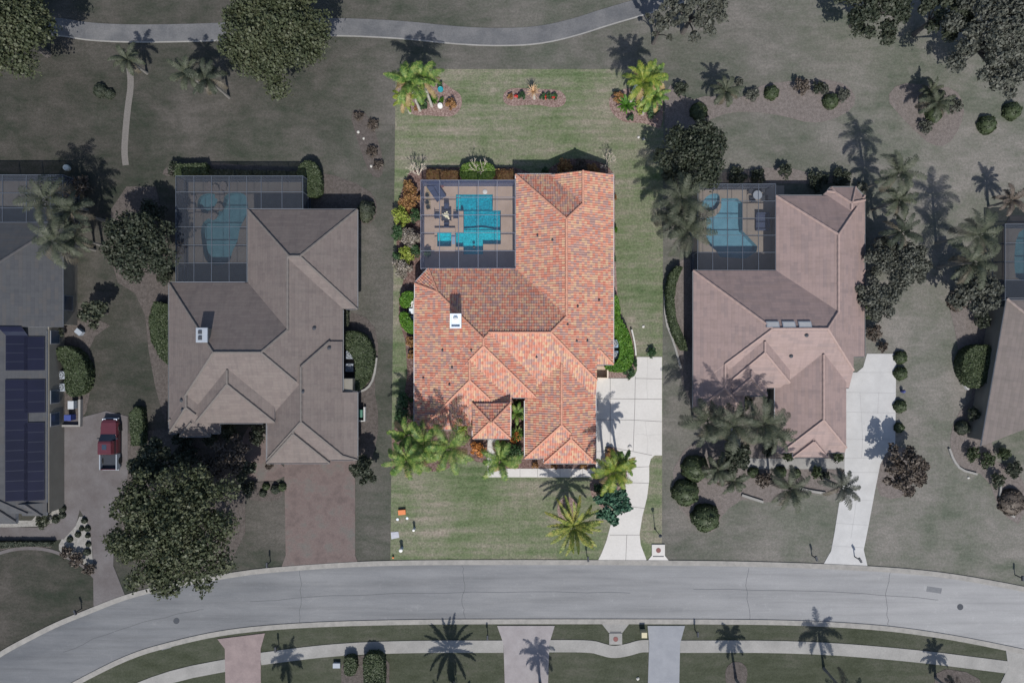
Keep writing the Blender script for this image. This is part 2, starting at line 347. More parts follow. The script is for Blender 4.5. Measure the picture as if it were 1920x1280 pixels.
METAL_B = M('blue_grey_metal', (.24, .34, .46), 3, .45); METAL_D = M('metal_dim', (.26, .29, .33), 3, .5)
CUSH = M('navy_cushion', (.045, .06, .11), 4, .85); WHITE = M('white_paint', (.62, .62, .60), 3, .6)
ORANGE = M('orange_plastic', (.52, .17, .06), 3, .6); TEAL = M('teal_glaze', (.02, .24, .29), 3, .35); TERRA = M('rust_iron', (.16, .07, .065), 3, .8)
PVC = M('solar_glass', [(.006, .008, .020), (.008, .010, .026)], .3, .6, spec=.1); PVF = M('solar_frame', (.009, .013, .03), 3, .6)
# ---------------------------------------------------------------- ground, lawns, roads and paths
def sheet(name, P, z, m, kind='structure', label=None, cat=None, parent=None, thick=0.0, group=None, sm=0, px=True):
    if sm: P = smooth_poly(P, sm)
    Q = [W(a, b, 0) for a, b in P] if px else P
    if area2(Q) < 0: Q = Q[::-1]
    mb = MB()
    if thick: mb.prism(Q, z - thick, z)
    else: mb.poly([(a, b, z) for a, b in Q])
    if parent is not None: return mb.build(name, m, parent)
    cx = sum(a for a, b in Q)/len(Q); cy = sum(b for a, b in Q)/len(Q)
    o = mb.build(name, m, None); return tag(o, label, cat, group, kind)
PO = [(855, 365), (924, 365), (924, 395), (939, 395), (939, 458), (906, 458), (906, 477), (869, 477), (869, 463), (854.5, 463), (854.5, 436), (869, 436), (869, 396), (855, 396)]
SPAO = [(815.5, 428.5), (854, 428.5), (854, 472), (815.5, 472)]
P1 = smooth_poly([(422, 362), (458, 360), (466, 380), (464, 405), (450, 425), (446, 455), (436, 470), (432, 492), (405, 500), (385, 490), (380, 460), (376, 430), (384, 412), (405, 405), (418, 385)], 2)
P1S = smooth_poly([(376, 364), (405, 362), (410, 378), (398, 394), (395, 402), (374, 398), (369, 385)], 2)
P2 = [(1352, 372), (1382, 372), (1391, 380), (1391, 432), (1420, 462), (1418, 472), (1398, 485), (1350, 482), (1342, 470), (1330, 460), (1324, 445), (1324, 408), (1340, 406), (1348, 398), (1352, 388)]
P2S = smooth_poly([(1328, 365), (1345, 362), (1350, 370), (1347, 388), (1335, 397), (1316, 392), (1315, 380)], 1)
P4 = smooth_poly([(1905, 440), (1925, 425), (1980, 430), (1980, 530), (1905, 530), (1900, 490)], 1)
def sheet_holes(name, outer, holes, z, m, th=0):
    """a sheet with real openings where the pools are"""
    import bmesh
    bm = bmesh.new()
    for L in [outer] + holes:
        vsb = [bm.verts.new((*W(a, b, 0), z)) for a, b in L]
        for i in range(len(vsb)): bm.edges.new((vsb[i], vsb[(i+1) % len(vsb)]))
    bmesh.ops.triangle_fill(bm, use_beauty=True, use_dissolve=False, edges=bm.edges[:])
    hp = [[W(a, b, 0) for a, b in L] for L in holes]
    for f in [f for f in bm.faces if any(inpoly(*f.calc_center_median()[:2], h) for h in hp)]: bm.faces.remove(f)
    for f in bm.faces:
        f.normal_update()
        if f.normal.z < 0: f.normal_flip()
    if th:
        for e in [e for e in bm.edges if len(e.link_faces) == 1]:
            a, b = [v.co.copy() for v in e.verts]; bm.faces.new([bm.verts.new(p) for p in (a, b, (b.x, b.y, z-th), (a.x, a.y, z-th))])
    me = bpy.data.meshes.new(name); bm.to_mesh(me); bm.free(); me.materials.append(m)
    o = bpy.data.objects.new(name, me); COL.objects.link(o); return tag(o, kind='structure')
def strip_poly(line, w):
    """world polygon round a centre line given in photograph pixels, w metres wide"""
    L = [W(a, b) for a, b in line]; A = []; B = []
    for i, p in enumerate(L):
        q = L[max(i-1, 0)]; r = L[min(i+1, len(L)-1)]; dx, dy = r[0]-q[0], r[1]-q[1]; d = math.hypot(dx, dy) or 1
        ww = w[i] if hasattr(w, '__len__') else w
        A.append((p[0]-dy/d*ww/2, p[1]+dx/d*ww/2)); B.append((p[0]+dy/d*ww/2, p[1]-dx/d*ww/2))
    return A + B[::-1]
def ribbon(name, line, w, z, m, h=0.0, parent=None, kind='structure', label=None, cat=None, sm=2):
    """quads along a line; h>0 gives it real sides"""
    if sm: line = smooth_line(line, sm)
    P = strip_poly(line, w); n = len(P)//2; mb = MB()
    for i in range(n-1):
        a, b, c, d = P[i], P[i+1], P[2*n-2-i], P[2*n-1-i]
        mb.poly([(*d, z), (*c, z), (*b, z), (*a, z)])
        if h:
            mb.poly([(*a, z), (*b, z), (*b, z-h), (*a, z-h)]); mb.poly([(*c, z), (*d, z), (*d, z-h), (*c, z-h)])
    if h:
        for a, b in ((P[0], P[-1]), (P[n], P[n-1])): mb.poly([(*a, z), (*b, z), (*b, z-h), (*a, z-h)])
    o = mb.build(name, m, parent)
    return o if parent is not None else tag(o, label, cat, None, kind)
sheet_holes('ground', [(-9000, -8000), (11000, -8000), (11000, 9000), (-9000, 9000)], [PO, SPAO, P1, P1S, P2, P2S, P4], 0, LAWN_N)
KN = [(-60, 1265), (0, 1222), (60, 1190), (110, 1165), (165, 1143), (240, 1113), (330, 1092), (440, 1073), (500, 1065), (640, 1055), (740, 1051), (960, 1050), (1240, 1051), (1400, 1053), (1560, 1058), (1700, 1066), (1800, 1078), (1920, 1100), (2000, 1118)]
KS = [(-200, 1480), (60, 1328), (160, 1272), (250, 1228), (330, 1206), (400, 1190), (480, 1179), (600, 1171), (760, 1167), (900, 1166), (1300, 1166), (1500, 1168), (1650, 1177), (1750, 1190), (1850, 1208), (2000, 1240)]
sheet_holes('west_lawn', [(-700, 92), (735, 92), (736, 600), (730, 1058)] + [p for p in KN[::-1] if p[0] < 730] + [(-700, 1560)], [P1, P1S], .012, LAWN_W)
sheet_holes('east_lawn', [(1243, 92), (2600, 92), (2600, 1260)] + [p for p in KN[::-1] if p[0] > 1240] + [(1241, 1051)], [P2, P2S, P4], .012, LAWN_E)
sheet('south_lawn', KS + [(2600, 1500), (2600, 1900), (-700, 1900), (-700, 1600)], .012, LAWN_S)
sheet_holes('lawn', [(742, 130), (1244, 130), (1241, 1052), (732, 1052)], [PO, SPAO], .022, LAWN)
rp = smooth_line(KN, 2); rs = smooth_line(KS, 2)
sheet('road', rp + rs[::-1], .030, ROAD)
ribbon('north_kerb', [(a, b+3) for a, b in KN], .55, .10, KERB, .12)
ribbon('south_kerb', [(a, b-2) for a, b in KS], .55, .10, KERB, .12)
TAR = M('tar_seam', (.075, .078, .085), 3, .9); PATCH = M('asphalt_patch', [(.115, .12, .13), (.15, .155, .165)], 2, .9, .1, 9)
rdc = bpy.data.objects['road']; rr_ = random.Random(4)
for L in ([(470, 1128), (600, 1117), (760, 1111), (960, 1109), (1180, 1110)], [(1300, 1104), (1480, 1106), (1640, 1113), (1760, 1124)], [(120, 1222), (210, 1182), (300, 1158), (380, 1142)], [(868, 1060), (872, 1090), (866, 1130), (874, 1160)], [(1402, 1064), (1398, 1100), (1406, 1160)], [(560, 1070), (566, 1110), (560, 1168)], [(1668, 1070), (1660, 1120), (1666, 1172)]):
    L = [(a+rr_.uniform(-2, 2), b+rr_.uniform(-1.2, 1.2)) for a, b in smooth_line(L, 2)]
    ribbon('tar_seam', L, .045, .034, TAR, parent=rdc, sm=0)
for P in ([(300, 1213), (318, 1208), (322, 1213), (304, 1218)], [(1738, 1098), (1766, 1102), (1764, 1112), (1736, 1108)]): sheet('road_patch', P, .034, PATCH, parent=rdc)
def manhole(px, py, label):
    x, y = W(px, py); mb = MB(); mb.lathe([(.34, 0), (.34, .012), (.30, .015), (.28, .01), (.0, .012)], 20, (x, y, .032))
    tag(mb.build('manhole_cover', METAL_DK, None, (x, y, 0)), label, 'manhole cover', 'manhole covers in the road')
manhole(331, 1163, 'round dark manhole cover in the road below the big spreading tree')
manhole(1800, 1137, 'round dark manhole cover in the road at the right bend')
CP = [(40, 52), (110, 50), (160, 60), (240, 64), (340, 63), (430, 60), (560, 53), (640, 51), (760, 57), (850, 67), (930, 71), (1010, 68), (1080, 52), (1140, 32), (1210, 12), (1290, -14), (1400, -60)]
ribbon('cart_path', CP, 2.0, .05, PATH_N, .04)
ribbon('cart_path_edge', [(a, b+16) for a, b in CP], .14, .06, CONC_P, .05)
ribbon('worn_path', [(243, 128), (246, 160), (240, 200), (236, 240), (233, 285), (236, 310)], .7, .018, M('bare_soil', (.13, .122, .115), 2, 1, .15), sm=2)
# driveway of the bright lot
DR = [(1117, 709), (1182, 709), (1190, 704), (1194, 694), (1194, 669), (1241, 669), (1241, 853), (1227, 853), (1220, 860), (1217, 872), (1217, 900), (1213, 932), (1204, 968), (1199, 1000), (1201, 1020), (1211, 1046), (1213, 1054), (1119, 1054), (1128, 1036), (1137, 1013), (1147, 975), (1160, 940), (1172, 910), (1176, 890), (1172, 862), (1160, 845), (1150, 837), (1117, 836)]
drv = sheet('driveway', DR, .075, CONC, thick=.07)
def jline(pts, w=.05, m=JOINT, name='expansion_joint', z=.079):
    ribbon(name, pts, w, z, m, parent=drv, sm=0)
for a in ([(1117, 747), (1241, 748)], [(1117, 786), (1190, 787), (1241, 790)], [(1144, 709), (1144, 835)], [(1191, 705), (1190, 760), (1187, 845)], [(1137, 835), (1165, 842), (1188, 846), (1222, 853)], [(1190, 709), (1241, 710)],
          [(1176, 876), (1217, 874)], [(1175, 904), (1216, 905)], [(1180, 949), (1210, 952)], [(1143, 1002), (1199, 1002)], [(1175, 1002), (1173, 1052)], [(1172, 862), (1178, 885), (1176, 904)]): jline(a)
for a in ([(1214, 669), (1214, 690), (1212, 720), (1214, 747)], [(1210, 790), (1212, 815), (1215, 825), (1213, 850)], [(1189, 815), (1204, 812), (1213, 817), (1225, 814), (1241, 814)]):
    ribbon('crack', a, .035, .079, CRACK, parent=drv, sm=1)
wk = sheet('walkway', [(914, 820), (930, 820), (930, 878), (1117, 878), (1117, 836), (1134, 836), (1134, 894), (914, 894)], .065, CONC, thick=.06)
for x in (951, 975, 1008, 1029, 1050, 1071, 1092, 1113): ribbon('walkway_joint', [(x, 878.5), (x, 893.5)], .035, .069, JOINT, parent=wk, sm=0)
for y in (837, 856, 875): ribbon('walkway_joint', [(914.5, y), (929.5, y)], .035, .069, JOINT, parent=wk, sm=0)
for y in (846, 863): ribbon('walkway_joint', [(1117.5, y), (1133.5, y)], .035, .069, JOINT, parent=wk, sm=0)
# planting beds of the bright lot
BEDS = [[(744, 132), (800, 132), (832, 155), (845, 166), (862, 175), (867, 188), (864, 205), (850, 219), (825, 219), (800, 216), (780, 218), (762, 208), (757, 190), (744, 170)],
        [(942, 181), (950, 168), (970, 165), (1010, 168), (1045, 168), (1060, 178), (1062, 192), (1052, 201), (1035, 202), (1010, 197), (985, 197), (962, 200), (946, 195)],
        [(1141, 195), (1144, 180), (1158, 171), (1175, 166), (1200, 165), (1243, 160), (1243, 245), (1222, 236), (1200, 230), (1180, 231), (1160, 225), (1146, 210)]]
for i, P in enumerate(BEDS):
    sheet('mulch_bed', P, .055, MULCH, thick=.04, sm=2)
sheet('mulch_bed', [(757, 345), (768, 322), (800, 314), (965, 314), (990, 322), (1000, 330), (1020, 326), (1035, 312), (1060, 298), (1090, 298), (1110, 300), (1130, 306), (1142, 315), (1153, 330), (1153, 345)], .050, MULCH_DK, thick=.04)
sheet('mulch_bed', [(1135, 345), (1153, 345), (1153, 470), (1158, 560), (1168, 600), (1180, 617), (1190, 650), (1192, 690), (1180, 708), (1117, 708), (1117, 640)], .052, MULCH, thick=.04)
sheet('mulch_bed', [(742, 400), (757, 345), (800, 345), (800, 560), (785, 740), (778, 830), (760, 840), (752, 800), (758, 740), (764, 700), (760, 640), (748, 600), (748, 560), (758, 520), (745, 500)], .053, MULCH_DK, thick=.04)
sheet('mulch_bed', [(770, 790), (860, 800), (914, 800), (914, 862), (900, 868), (880, 858), (868, 848), (862, 860), (840, 880), (800, 885), (765, 870), (745, 850), (735, 900), (735, 790)], .058, MULCH_DK, thick=.04, sm=1)
sheet('mulch_bed', [(930, 745), (1117, 745), (1117, 878), (930, 878)], .054, MULCH_DK, thick=.04)
sheet('mulch_bed', [(1134, 836), (1150, 836), (1164, 846), (1176, 870), (1178, 890), (1170, 920), (1152, 945), (1135, 958), (1110, 935), (1104, 905), (1117, 894), (1134, 894)], .060, MULCH, thick=.04, sm=1)
sheet('mulch_bed', [(1044, 945), (1056, 930), (1075, 932), (1085, 950), (1078, 975), (1060, 982), (1046, 970)], .050, MULCH, thick=.03, sm=2)
# neighbours' drives, walks and beds
d1 = sheet('brick_driveway', [(533, 860), (666, 860), (666, 1040), (672, 1056), (528, 1063), (536, 1040)], .060, BRICK, thick=.05)
sheet('brick_walkway', [(455, 800), (500, 800), (500, 868), (534, 868), (534, 900), (470, 902), (455, 880)], .056, BRICK, thick=.05, sm=1)
sheet('paver_driveway', [(104, 795), (200, 770), (240, 780), (240, 890), (230, 960), (214, 1000), (213, 1060), (236, 1118), (176, 1142), (175, 1040), (168, 985), (150, 955), (143, 985), (120, 1010), (95, 1013), (-60, 1013), (-60, 988), (70, 988), (104, 978), (118, 955)], .060, PAVER, thick=.05)
sheet('stone_bed', [(120, 1003), (142, 985), (152, 962), (168, 985), (174, 1040), (176, 1075), (160, 1060), (120, 1040), (108, 1026)], .050, STONE_D, thick=.04, sm=1)
sheet('stone_bed', [(60, 975), (104, 925), (118, 930), (120, 955), (104, 985), (-40, 990), (-40, 975)], .046, STONE_D, thick=.04)
ribbon('lawn_border', [(-20, 1045), (10, 1032), (50, 1026), (95, 1030), (130, 1045), (160, 1062), (178, 1082)], .35, .05, PAVER, .04)
sheet('dark_hedge_ground', [(-40, 1014), (105, 1014), (95, 1026), (50, 1024), (-40, 1036)], .045, MULCH_D, thick=.03)
e1d = sheet('concrete_driveway', [(1584, 700), (1606, 698), (1618, 688), (1625, 663), (1680, 663), (1678, 835), (1660, 850), (1650, 870), (1640, 920), (1628, 985), (1619, 1030), (1626, 1060), (1542, 1060), (1558, 1032), (1564, 1000), (1575, 930), (1583, 880)], .060, CONC_D, thick=.05)
for a in ([(1585, 698), (1680, 698)], [(1585, 735), (1680, 737)], [(1585, 772), (1680, 774)], [(1585, 823), (1679, 824)], [(1584, 858), (1656, 858)], [(1578, 885), (1648, 885)], [(1575, 935), (1637, 938)], [(1567, 980), (1628, 984)], [(1557, 1022), (1619, 1026)], [(1612, 735), (1617, 822), (1615, 858)], [(1647, 735), (1645, 774)], [(1605, 940), (1595, 1008)]):
    ribbon('expansion_joint', a, .05, .065, M('joint_dim', (.30, .30, .30)) if 'joint_dim' not in bpy.data.materials else bpy.data.materials['joint_dim'], parent=e1d, sm=0)
ribbon('front_walkway', [(1379, 800), (1379, 840), (1381, 858), (1400, 868), (1430, 869), (1583, 869)], 1.15, .058, CONC_P, .05, sm=2)
for P in ([(1246, 150), (1290, 190), (1330, 178), (1380, 190), (1420, 160), (1500, 150), (1570, 150), (1605, 175), (1600, 205), (1560, 225), (1520, 232), (1470, 218), (1420, 210), (1370, 210), (1330, 225), (1300, 240), (1262, 240), (1246, 250)],
          [(1660, 185), (1685, 155), (1740, 160), (1790, 165), (1810, 200), (1800, 240), (1775, 275), (1745, 272), (1720, 250), (1690, 220)],
          [(1305, 330), (1460, 310), (1540, 330), (1590, 330), (1600, 345), (1300, 344)],
          [(1262, 500), (1290, 480), (1302, 500), (1302, 760), (1285, 740), (1262, 640)],
          [(1300, 740), (1450, 740), (1583, 850), (1583, 862), (1400, 862), (1375, 830), (1300, 800)],
          [(1262, 860), (1340, 800), (1372, 830), (1380, 870), (1560, 880), (1600, 880), (1590, 925), (1500, 925), (1440, 945), (1400, 930), (1355, 960), (1340, 1000), (1310, 990), (1262, 940)],
          [(1650, 850), (1690, 830), (1715, 870), (1710, 915), (1680, 938), (1640, 925)],
          [(1776, 560), (1840, 560), (1880, 700), (1850, 860), (1920, 880), (1920, 990), (1875, 960), (1850, 890), (1800, 880), (1778, 840), (1790, 780), (1830, 740), (1800, 700), (1795, 640)],
          [(655, 208), (680, 205), (700, 235), (720, 300), (716, 335), (694, 330), (672, 270)],
          [(300, 325), (330, 300), (600, 320), (690, 352), (710, 385), (700, 420), (672, 420), (672, 392), (570, 392), (568, 332), (320, 332)],
          [(645, 580), (700, 600), (712, 660), (700, 720), (712, 790), (700, 860), (672, 900), (645, 870)],
          [(210, 350), (320, 350), (320, 830), (282, 690), (270, 560), (205, 520)],
          [(200, 820), (320, 800), (460, 810), (460, 1060), (330, 1080), (240, 1060), (225, 960)],
          [(460, 905), (530, 900), (530, 935), (500, 940), (460, 935)],
          [(560//4+80, 600), (165, 640), (175, 700), (158, 795), (104, 795), (90, 600)]):
    sheet('planting_bed', P, .036, MULCH_D if P[0][0] < 1000 else MULCH_DE, thick=.03, sm=1)
# south side
sw = ribbon('sidewalk', [(200, 1318), (270, 1285), (340, 1262), (424, 1246)], 1.35, .07, CONC_P, .06, sm=1)
for i, L in enumerate(([(489, 1234), (620, 1217), (760, 1211), (944, 1211)], [(1029, 1210), (1108, 1210), (1128, 1216), (1150, 1222), (1178, 1217), (1200, 1210), (1216, 1210)], [(1275, 1211), (1500, 1211), (1700, 1226), (1890, 1250)])):
    ribbon('sidewalk', L, 1.35, .07, CONC_P, .06, sm=2)
for P, m, nme in (([(408, 1197), (497, 1186), (489, 1215), (490, 1330), (424, 1330), (422, 1215)], BRICK2, 'brick_drive'), ([(932, 1172), (1040, 1172), (1030, 1205), (1026, 1330), (948, 1330), (944, 1205)], DRIVE_P, 'rose_drive'),
                  ([(1214, 1172), (1284, 1172), (1275, 1205), (1272, 1330), (1213, 1330), (1217, 1205)], DRIVE_G, 'grey_drive'), ([(1885, 1216), (2000, 1240), (2000, 1400), (1860, 1400), (1870, 1290), (1890, 1250)], CONC_P, 'pale_drive')):
    sheet(nme, P, .080, m, thick=.07)
sheet('planting_bed', [(1358, 1262), (1366, 1243), (1384, 1238), (1400, 1248), (1402, 1268), (1392, 1300), (1366, 1300)], .04, MULCH_D, thick=.03, sm=2)
sheet('planting_bed', [(1755, 1250), (1830, 1262), (1850, 1300), (1750, 1300)], .04, MULCH_D, thick=.03, sm=1)
sheet('planting_bed', [(640, 1232), (672, 1228), (730, 1224), (730, 1300), (640, 1300)], .04, MULCH_D, thick=.03, sm=1)
# ---------------------------------------------------------------- roofs and houses
SL = 0.5
class Roof:
    def __init__(s): s.sol = []; s.zd = 0
    def add(s, foot, planes, z0=2.75, skirt=.22):
        k = len(s.sol); dz = -.005*k
        F = [W(a, b, z0) for a, b in foot]
        if area2(F) < 0: F = F[::-1]
        PL = []
        for p in planes:
            side, c = p[0], p[1]; mlt = p[2] if len(p) > 2 else 1; zz = p[3] if len(p) > 3 else z0
            if isinstance(side, str):
                n = {'N': (0, -1), 'S': (0, 1), 'W': (1, 0), 'E': (-1, 0)}[side]
                q = W(c if side in 'WE' else 960, c if side in 'NS' else 640, zz)
            else:
                a, b = W(*side, zz), W(*c, zz); dx, dy = b[0]-a[0], b[1]-a[1]; L = math.hypot(dx, dy)
                n = (-dy/L, dx/L); q = a
                cx = sum(v[0] for v in F)/len(F); cy = sum(v[1] for v in F)/len(F)
                if n[0]*(cx-q[0])+n[1]*(cy-q[1]) < 0: n = (-n[0], -n[1])
            PL.append((n[0], n[1], n[0]*q[0]+n[1]*q[1], SL*mlt, zz+dz))
        s.sol.append((F, PL, z0+dz, skirt)); return s
    def hk(s, k, x, y):
        F, PL, z0, sk = s.sol[k]
        if not inpoly(x, y, F): return -1e9
        return min(z + m*(a*x+b*y-c) for a, b, c, m, z in PL)
    def H(s, x, y): return max(s.hk(k, x, y) for k in range(len(s.sol)))
    def build(s, root, mt, mcap, mfas, ribs=False, gut=True):
        top = MB(); sk = MB(); cap = MB(); gt = MB()
        for k, (F, PL, z0, skh) in enumerate(s.sol):
            def h(p): return min(z + m*(a*p[0]+b*p[1]-c) for a, b, c, m, z in PL)
            for i, (a, b, c, m, z) in enumerate(PL):
                P = F
                for j, (a2, b2, c2, m2, z2) in enumerate(PL):
                    if j == i: continue
                    P = clip(P, lambda p, a=a, b=b, c=c, m=m, z=z, a2=a2, b2=b2, c2=c2, m2=m2, z2=z2: (z+m*(a*p[0]+b*p[1]-c)) - (z2+m2*(a2*p[0]+b2*p[1]-c2)))
                    if len(P) < 3: break
                if len(P) < 3 or abs(area2(P)) < .05: continue
                tx, ty = -b, a; sc_ = math.sqrt(1+m*m)
                U = lambda p: (tx*p[0]+ty*p[1], (a*p[0]+b*p[1]-c)*sc_)
                Z = lambda p: z+m*(a*p[0]+b*p[1]-c)
                if not ribs:
                    top.poly([(*p, Z(p)) for p in P], 0, [U(p) for p in P])
                else:      # real tile relief: barrel ribs running down the slope, and a step at every course
                    pit = .25; us = [U(p)[0] for p in P]; u0 = math.floor(min(us)/pit)*pit; vv = [U(p)[1] for p in P]
                    prof = [(0, -.035), (.05, .035), (.17, .035), (.22, -.035)]
                    cuts = []; u = u0
                    while u < max(us):
                        for q, (du, hh) in enumerate(prof): cuts.append((u+du, hh))
                        u += pit
                    for q in range(len(cuts)-1):
                        (ua, ha), (ub, hb) = cuts[q], cuts[q+1]
                        if ub <= min(us) or ua >= max(us): continue
                        S1 = clip(clip(P, lambda p: ua-U(p)[0]), lambda p: U(p)[0]-ub)
                        if len(S1) < 3: continue
                        va = [U(p)[1] for p in S1]; r0 = math.floor(min(va)/.33); r1 = math.floor(max(va)/.33 - 1e-6)
                        for r in range(r0, r1+1):
                            S2 = clip(clip(S1, lambda p: r*.33-U(p)[1]), lambda p: U(p)[1]-(r+1)*.33) if r1 > r0 else S1
                            if len(S2) < 3: continue
                            vts = []
                            for p in S2:
                                uu, v_ = U(p); f = (uu-ua)/(ub-ua); fv = v_/.33 - r
                                vts.append((p[0], p[1], Z(p) + ha+(hb-ha)*f + .045*(1-fv)))
                            top.poly(vts, 0, [(U(p)[0], min(max(U(p)[1], r*.33+.01), r*.33+.32)) for p in S2])
                # creases of this solid that show above all the others get a row of caps
                for q in range(len(P)):
                    p1, p2 = P[q], P[(q+1) % len(P)]
                    mx, my = (p1[0]+p2[0])/2, (p1[1]+p2[1])/2; L = math.hypot(p2[0]-p1[0], p2[1]-p1[1])
                    if L < .3: continue
                    own = [j for j, (a2, b2, c2, m2, z2) in enumerate(PL) if j != i and all(abs(z2+m2*(a2*x+b2*y-c2) - Z((x, y))) < 1e-4 for x, y in (p1, p2))]
                    if not own or own[0] < i: continue
                    n_ = max(1, int(L/.35)); nx, ny = -(p2[1]-p1[1])/L*.35, (p2[0]-p1[0])/L*.35; run = []
                    def flush(run):
                        if len(run) >= 2: cap.tube([(x, y, zz+.03) for x, y, zz in run], [.14 if w % 2 else .12 for w in range(len(run))], 6)
                    for w in range(n_+1):
                        x, y = p1[0]+(p2[0]-p1[0])*w/n_, p1[1]+(p2[1]-p1[1])*w/n_; zc = Z((x, y))
                        xx, yy = p1[0]+(p2[0]-p1[0])*min(max(w/n_, .01), .99), p1[1]+(p2[1]-p1[1])*min(max(w/n_, .01), .99)
                        ok = s.H(xx, yy) <= Z((xx, yy)) + .03
                        ha, hb = s.H(xx+nx, yy+ny), s.H(xx-nx, yy-ny)
                        if ok and max(ha, -5)+max(hb, -5) < 2*Z((xx, yy)) - .06: run.append((x, y, zc))
                        else: flush(run); run = []
                    flush(run)
            n = len(F); soff = z0-skh
            for q in range(n):
                p1, p2 = F[q], F[(q+1) % n]; L = math.hypot(p2[0]-p1[0], p2[1]-p1[1])
                # subdivide at creases by sampling
                m_ = max(1, int(L/.5)); prev = p1
                for w in range(1, m_+1):
                    cur = (p1[0]+(p2[0]-p1[0])*w/m_, p1[1]+(p2[1]-p1[1])*w/m_)
                    sk.poly([(*prev, soff), (*cur, soff), (*cur, h(cur)-.01), (*prev, h(prev)-.01)]); prev = cur
                if gut:
                    nx, ny = (p2[1]-p1[1])/L, -(p2[0]-p1[0])/L; run = []
                    m_ = max(1, int(L/.4))
                    def fl(run):
                        if len(run) < 2: return
                        A, B = run[0], run[-1]; g = .08
                        zt = z0 + .01; V = []
                        for (x, y) in (A, B):
                            for o_, zz in ((.004, zt-.12), (g, zt-.12), (g, zt+.02), (g-.02, zt+.02), (g-.02, zt-.08), (.004, zt-.08)): V.append((x+nx*o_, y+ny*o_, zz))
                        gt.mesh(V, [(i_, (i_+1) % 6, 6+(i_+1) % 6, 6+i_) for i_ in range(6)] + [tuple(range(5, -1, -1)), tuple(range(6, 12))])
                    for w in range(m_+1):
                        x, y = p1[0]+(p2[0]-p1[0])*w/m_, p1[1]+(p2[1]-p1[1])*w/m_
                        ins = (x-nx*.05, y-ny*.05)
                        if s.H(x+nx*.15, y+ny*.15) < -1e6 and abs(h((x, y)) - z0) < .12: run.append((x, y))
                        else: fl(run); run = []
                    fl(run)
            sk.poly([(*p, soff) for p in F[::-1]])
        r = top.build('roof', mt, root)
        cap.build('ridge_cap', mcap, root, smooth=False); sk.build('fascia', mfas, root)
        if gut and gt.f: gt.build('gutter', mfas, root)
        return r
def house(name, loc, label, cat='house'): return empty(name, W(*loc, 0), label, cat)
def walls(root, rects, m, z1=2.55, inset=.55):
    mb = MB()
    for k, (x0, y0, x1, y1) in enumerate(rects):
        a = W(x0, y1, 2.75); b = W(x1, y0, 2.75); q = inset + .004*k
        mb.box(a[0]+q, a[1]+q, 0, b[0]-q, b[1]-q, z1-.01*k)
    return mb.build('wall', m, root)
def opening(root, name, px, py, facing, w, h, z, mglass, mframe, inset=.55, wall_z=2.75):
    """a window or door on the wall under the eave that passes through px,py"""
    x, y = W(px, py, wall_z); ux, uy = {'E': (1, 0), 'W': (-1, 0), 'N': (0, 1), 'S': (0, -1)}[facing]
    x -= ux*inset; y -= uy*inset; t = (-uy, ux)
    def slab(mb, w_, z0, z1, d0, d1):
        A = (x+ux*d0-t[0]*w_/2, y+uy*d0-t[1]*w_/2); B = (x+ux*d1+t[0]*w_/2, y+uy*d1+t[1]*w_/2)
        mb.box(min(A[0], B[0]), min(A[1], B[1]), z0, max(A[0], B[0]), max(A[1], B[1]), z1)
    f = MB(); slab(f, w+.16, z-.08, z+h+.08, -.05, .05); fo = f.build(name, mframe, root)
    g = MB(); slab(g, w, z, z+h, .02, .07); g.build('pane' if name == 'window' else 'panel', mglass, fo)
def vent(root, R, px, py, m, r=.07, h=.28):
    z = 4.0
    for _ in range(3): x, y = W(px, py, z); z = R.H(x, y)
    mb = MB(); mb.tube([(x, y, z-.1), (x, y, z+h)], r, 8); mb.lathe([(r*2.2, -.02), (r*2.2, .0), (r*1.1, .08), (r*1.1, .1)], 10, (x, y, z+.06)); mb.build('roof_vent', m, root)
# --- the house with the multicoloured clay roof
hs = house('clay_roof_house', (960, 640), 'large house with multicoloured orange clay tile roof around a screened pool')
R = Roof()
R.add([(778, 530), (803, 503), (1117, 503), (1117, 745), (777, 745)], [('N', 503), ('S', 745), ('W', 777), ('E', 1150), ((778, 530), (803, 503))])
R.add([(1117, 503), (1150, 503), (1150, 683), (1117, 683)], [('E', 1150), ('S', 683)])
R.add([(967, 327), (1150, 327), (1150, 503), (1117, 503), (1117, 600), (967, 600)], [('W', 967), ('E', 1150), ('N', 327)])
R.add([(1030, 327), (1150, 327), (1150, 440), (1030, 440)], [('W', 1030), ('E', 1150)])
R.add([(825, 560), (1005, 560), (1005, 745), (825, 745)], [('N', 503, 1, 2.75), ('W', 777, 1, 2.75), ('E', 1005), ('S', 745)], 3.8, .3)
R.add([(777, 560), (959, 560), (959, 797), (857, 797), (857, 799), (777, 799)], [('N', 503), ('W', 777), ('E', 991), ('S', 817)])
R.add([(984, 600), (1117, 600), (1117, 859), (984, 859)], [('W', 984), ('E', 1117), ('S', 859)])
R.add([(1020, 775), (1117, 775), (1117, 868), (1020, 868)], [('W', 1020), ('E', 1117), ('S', 868)])
R.add([(797, 745), (857, 745), (857, 805), (797, 805)], [('W', 797), ('E', 857), ('S', 805)])
R.add([(886, 756), (957, 756), (957, 822), (886, 822)], [('N', 756), ('W', 886), ('E', 957), ('S', 822)], 4.95, .6)
R.build(hs, TILES, CAPT, TRIM, ribs=True)
walls(hs, [(777, 530, 1117, 745), (800, 503, 967, 540), (967, 330, 1150, 683), (777, 740, 857, 800), (857, 740, 959, 797), (984, 740, 1117, 862)], WALL)
mb = MB()   # portico columns
for px, py in ((891, 816), (952, 816), (891, 790), (952, 790)):
    x, y = W(px, py, 4.5); mb = MB(); mb.box(x-.2, y-.2, 0, x+.2, y+.2, 4.4, c=.02); mb.build('column', WALL, hs)
for px in (800, 840): opening(hs, 'window', px, 805, 'S', 1.4, 1.5, .8, GLASS, TRIM)
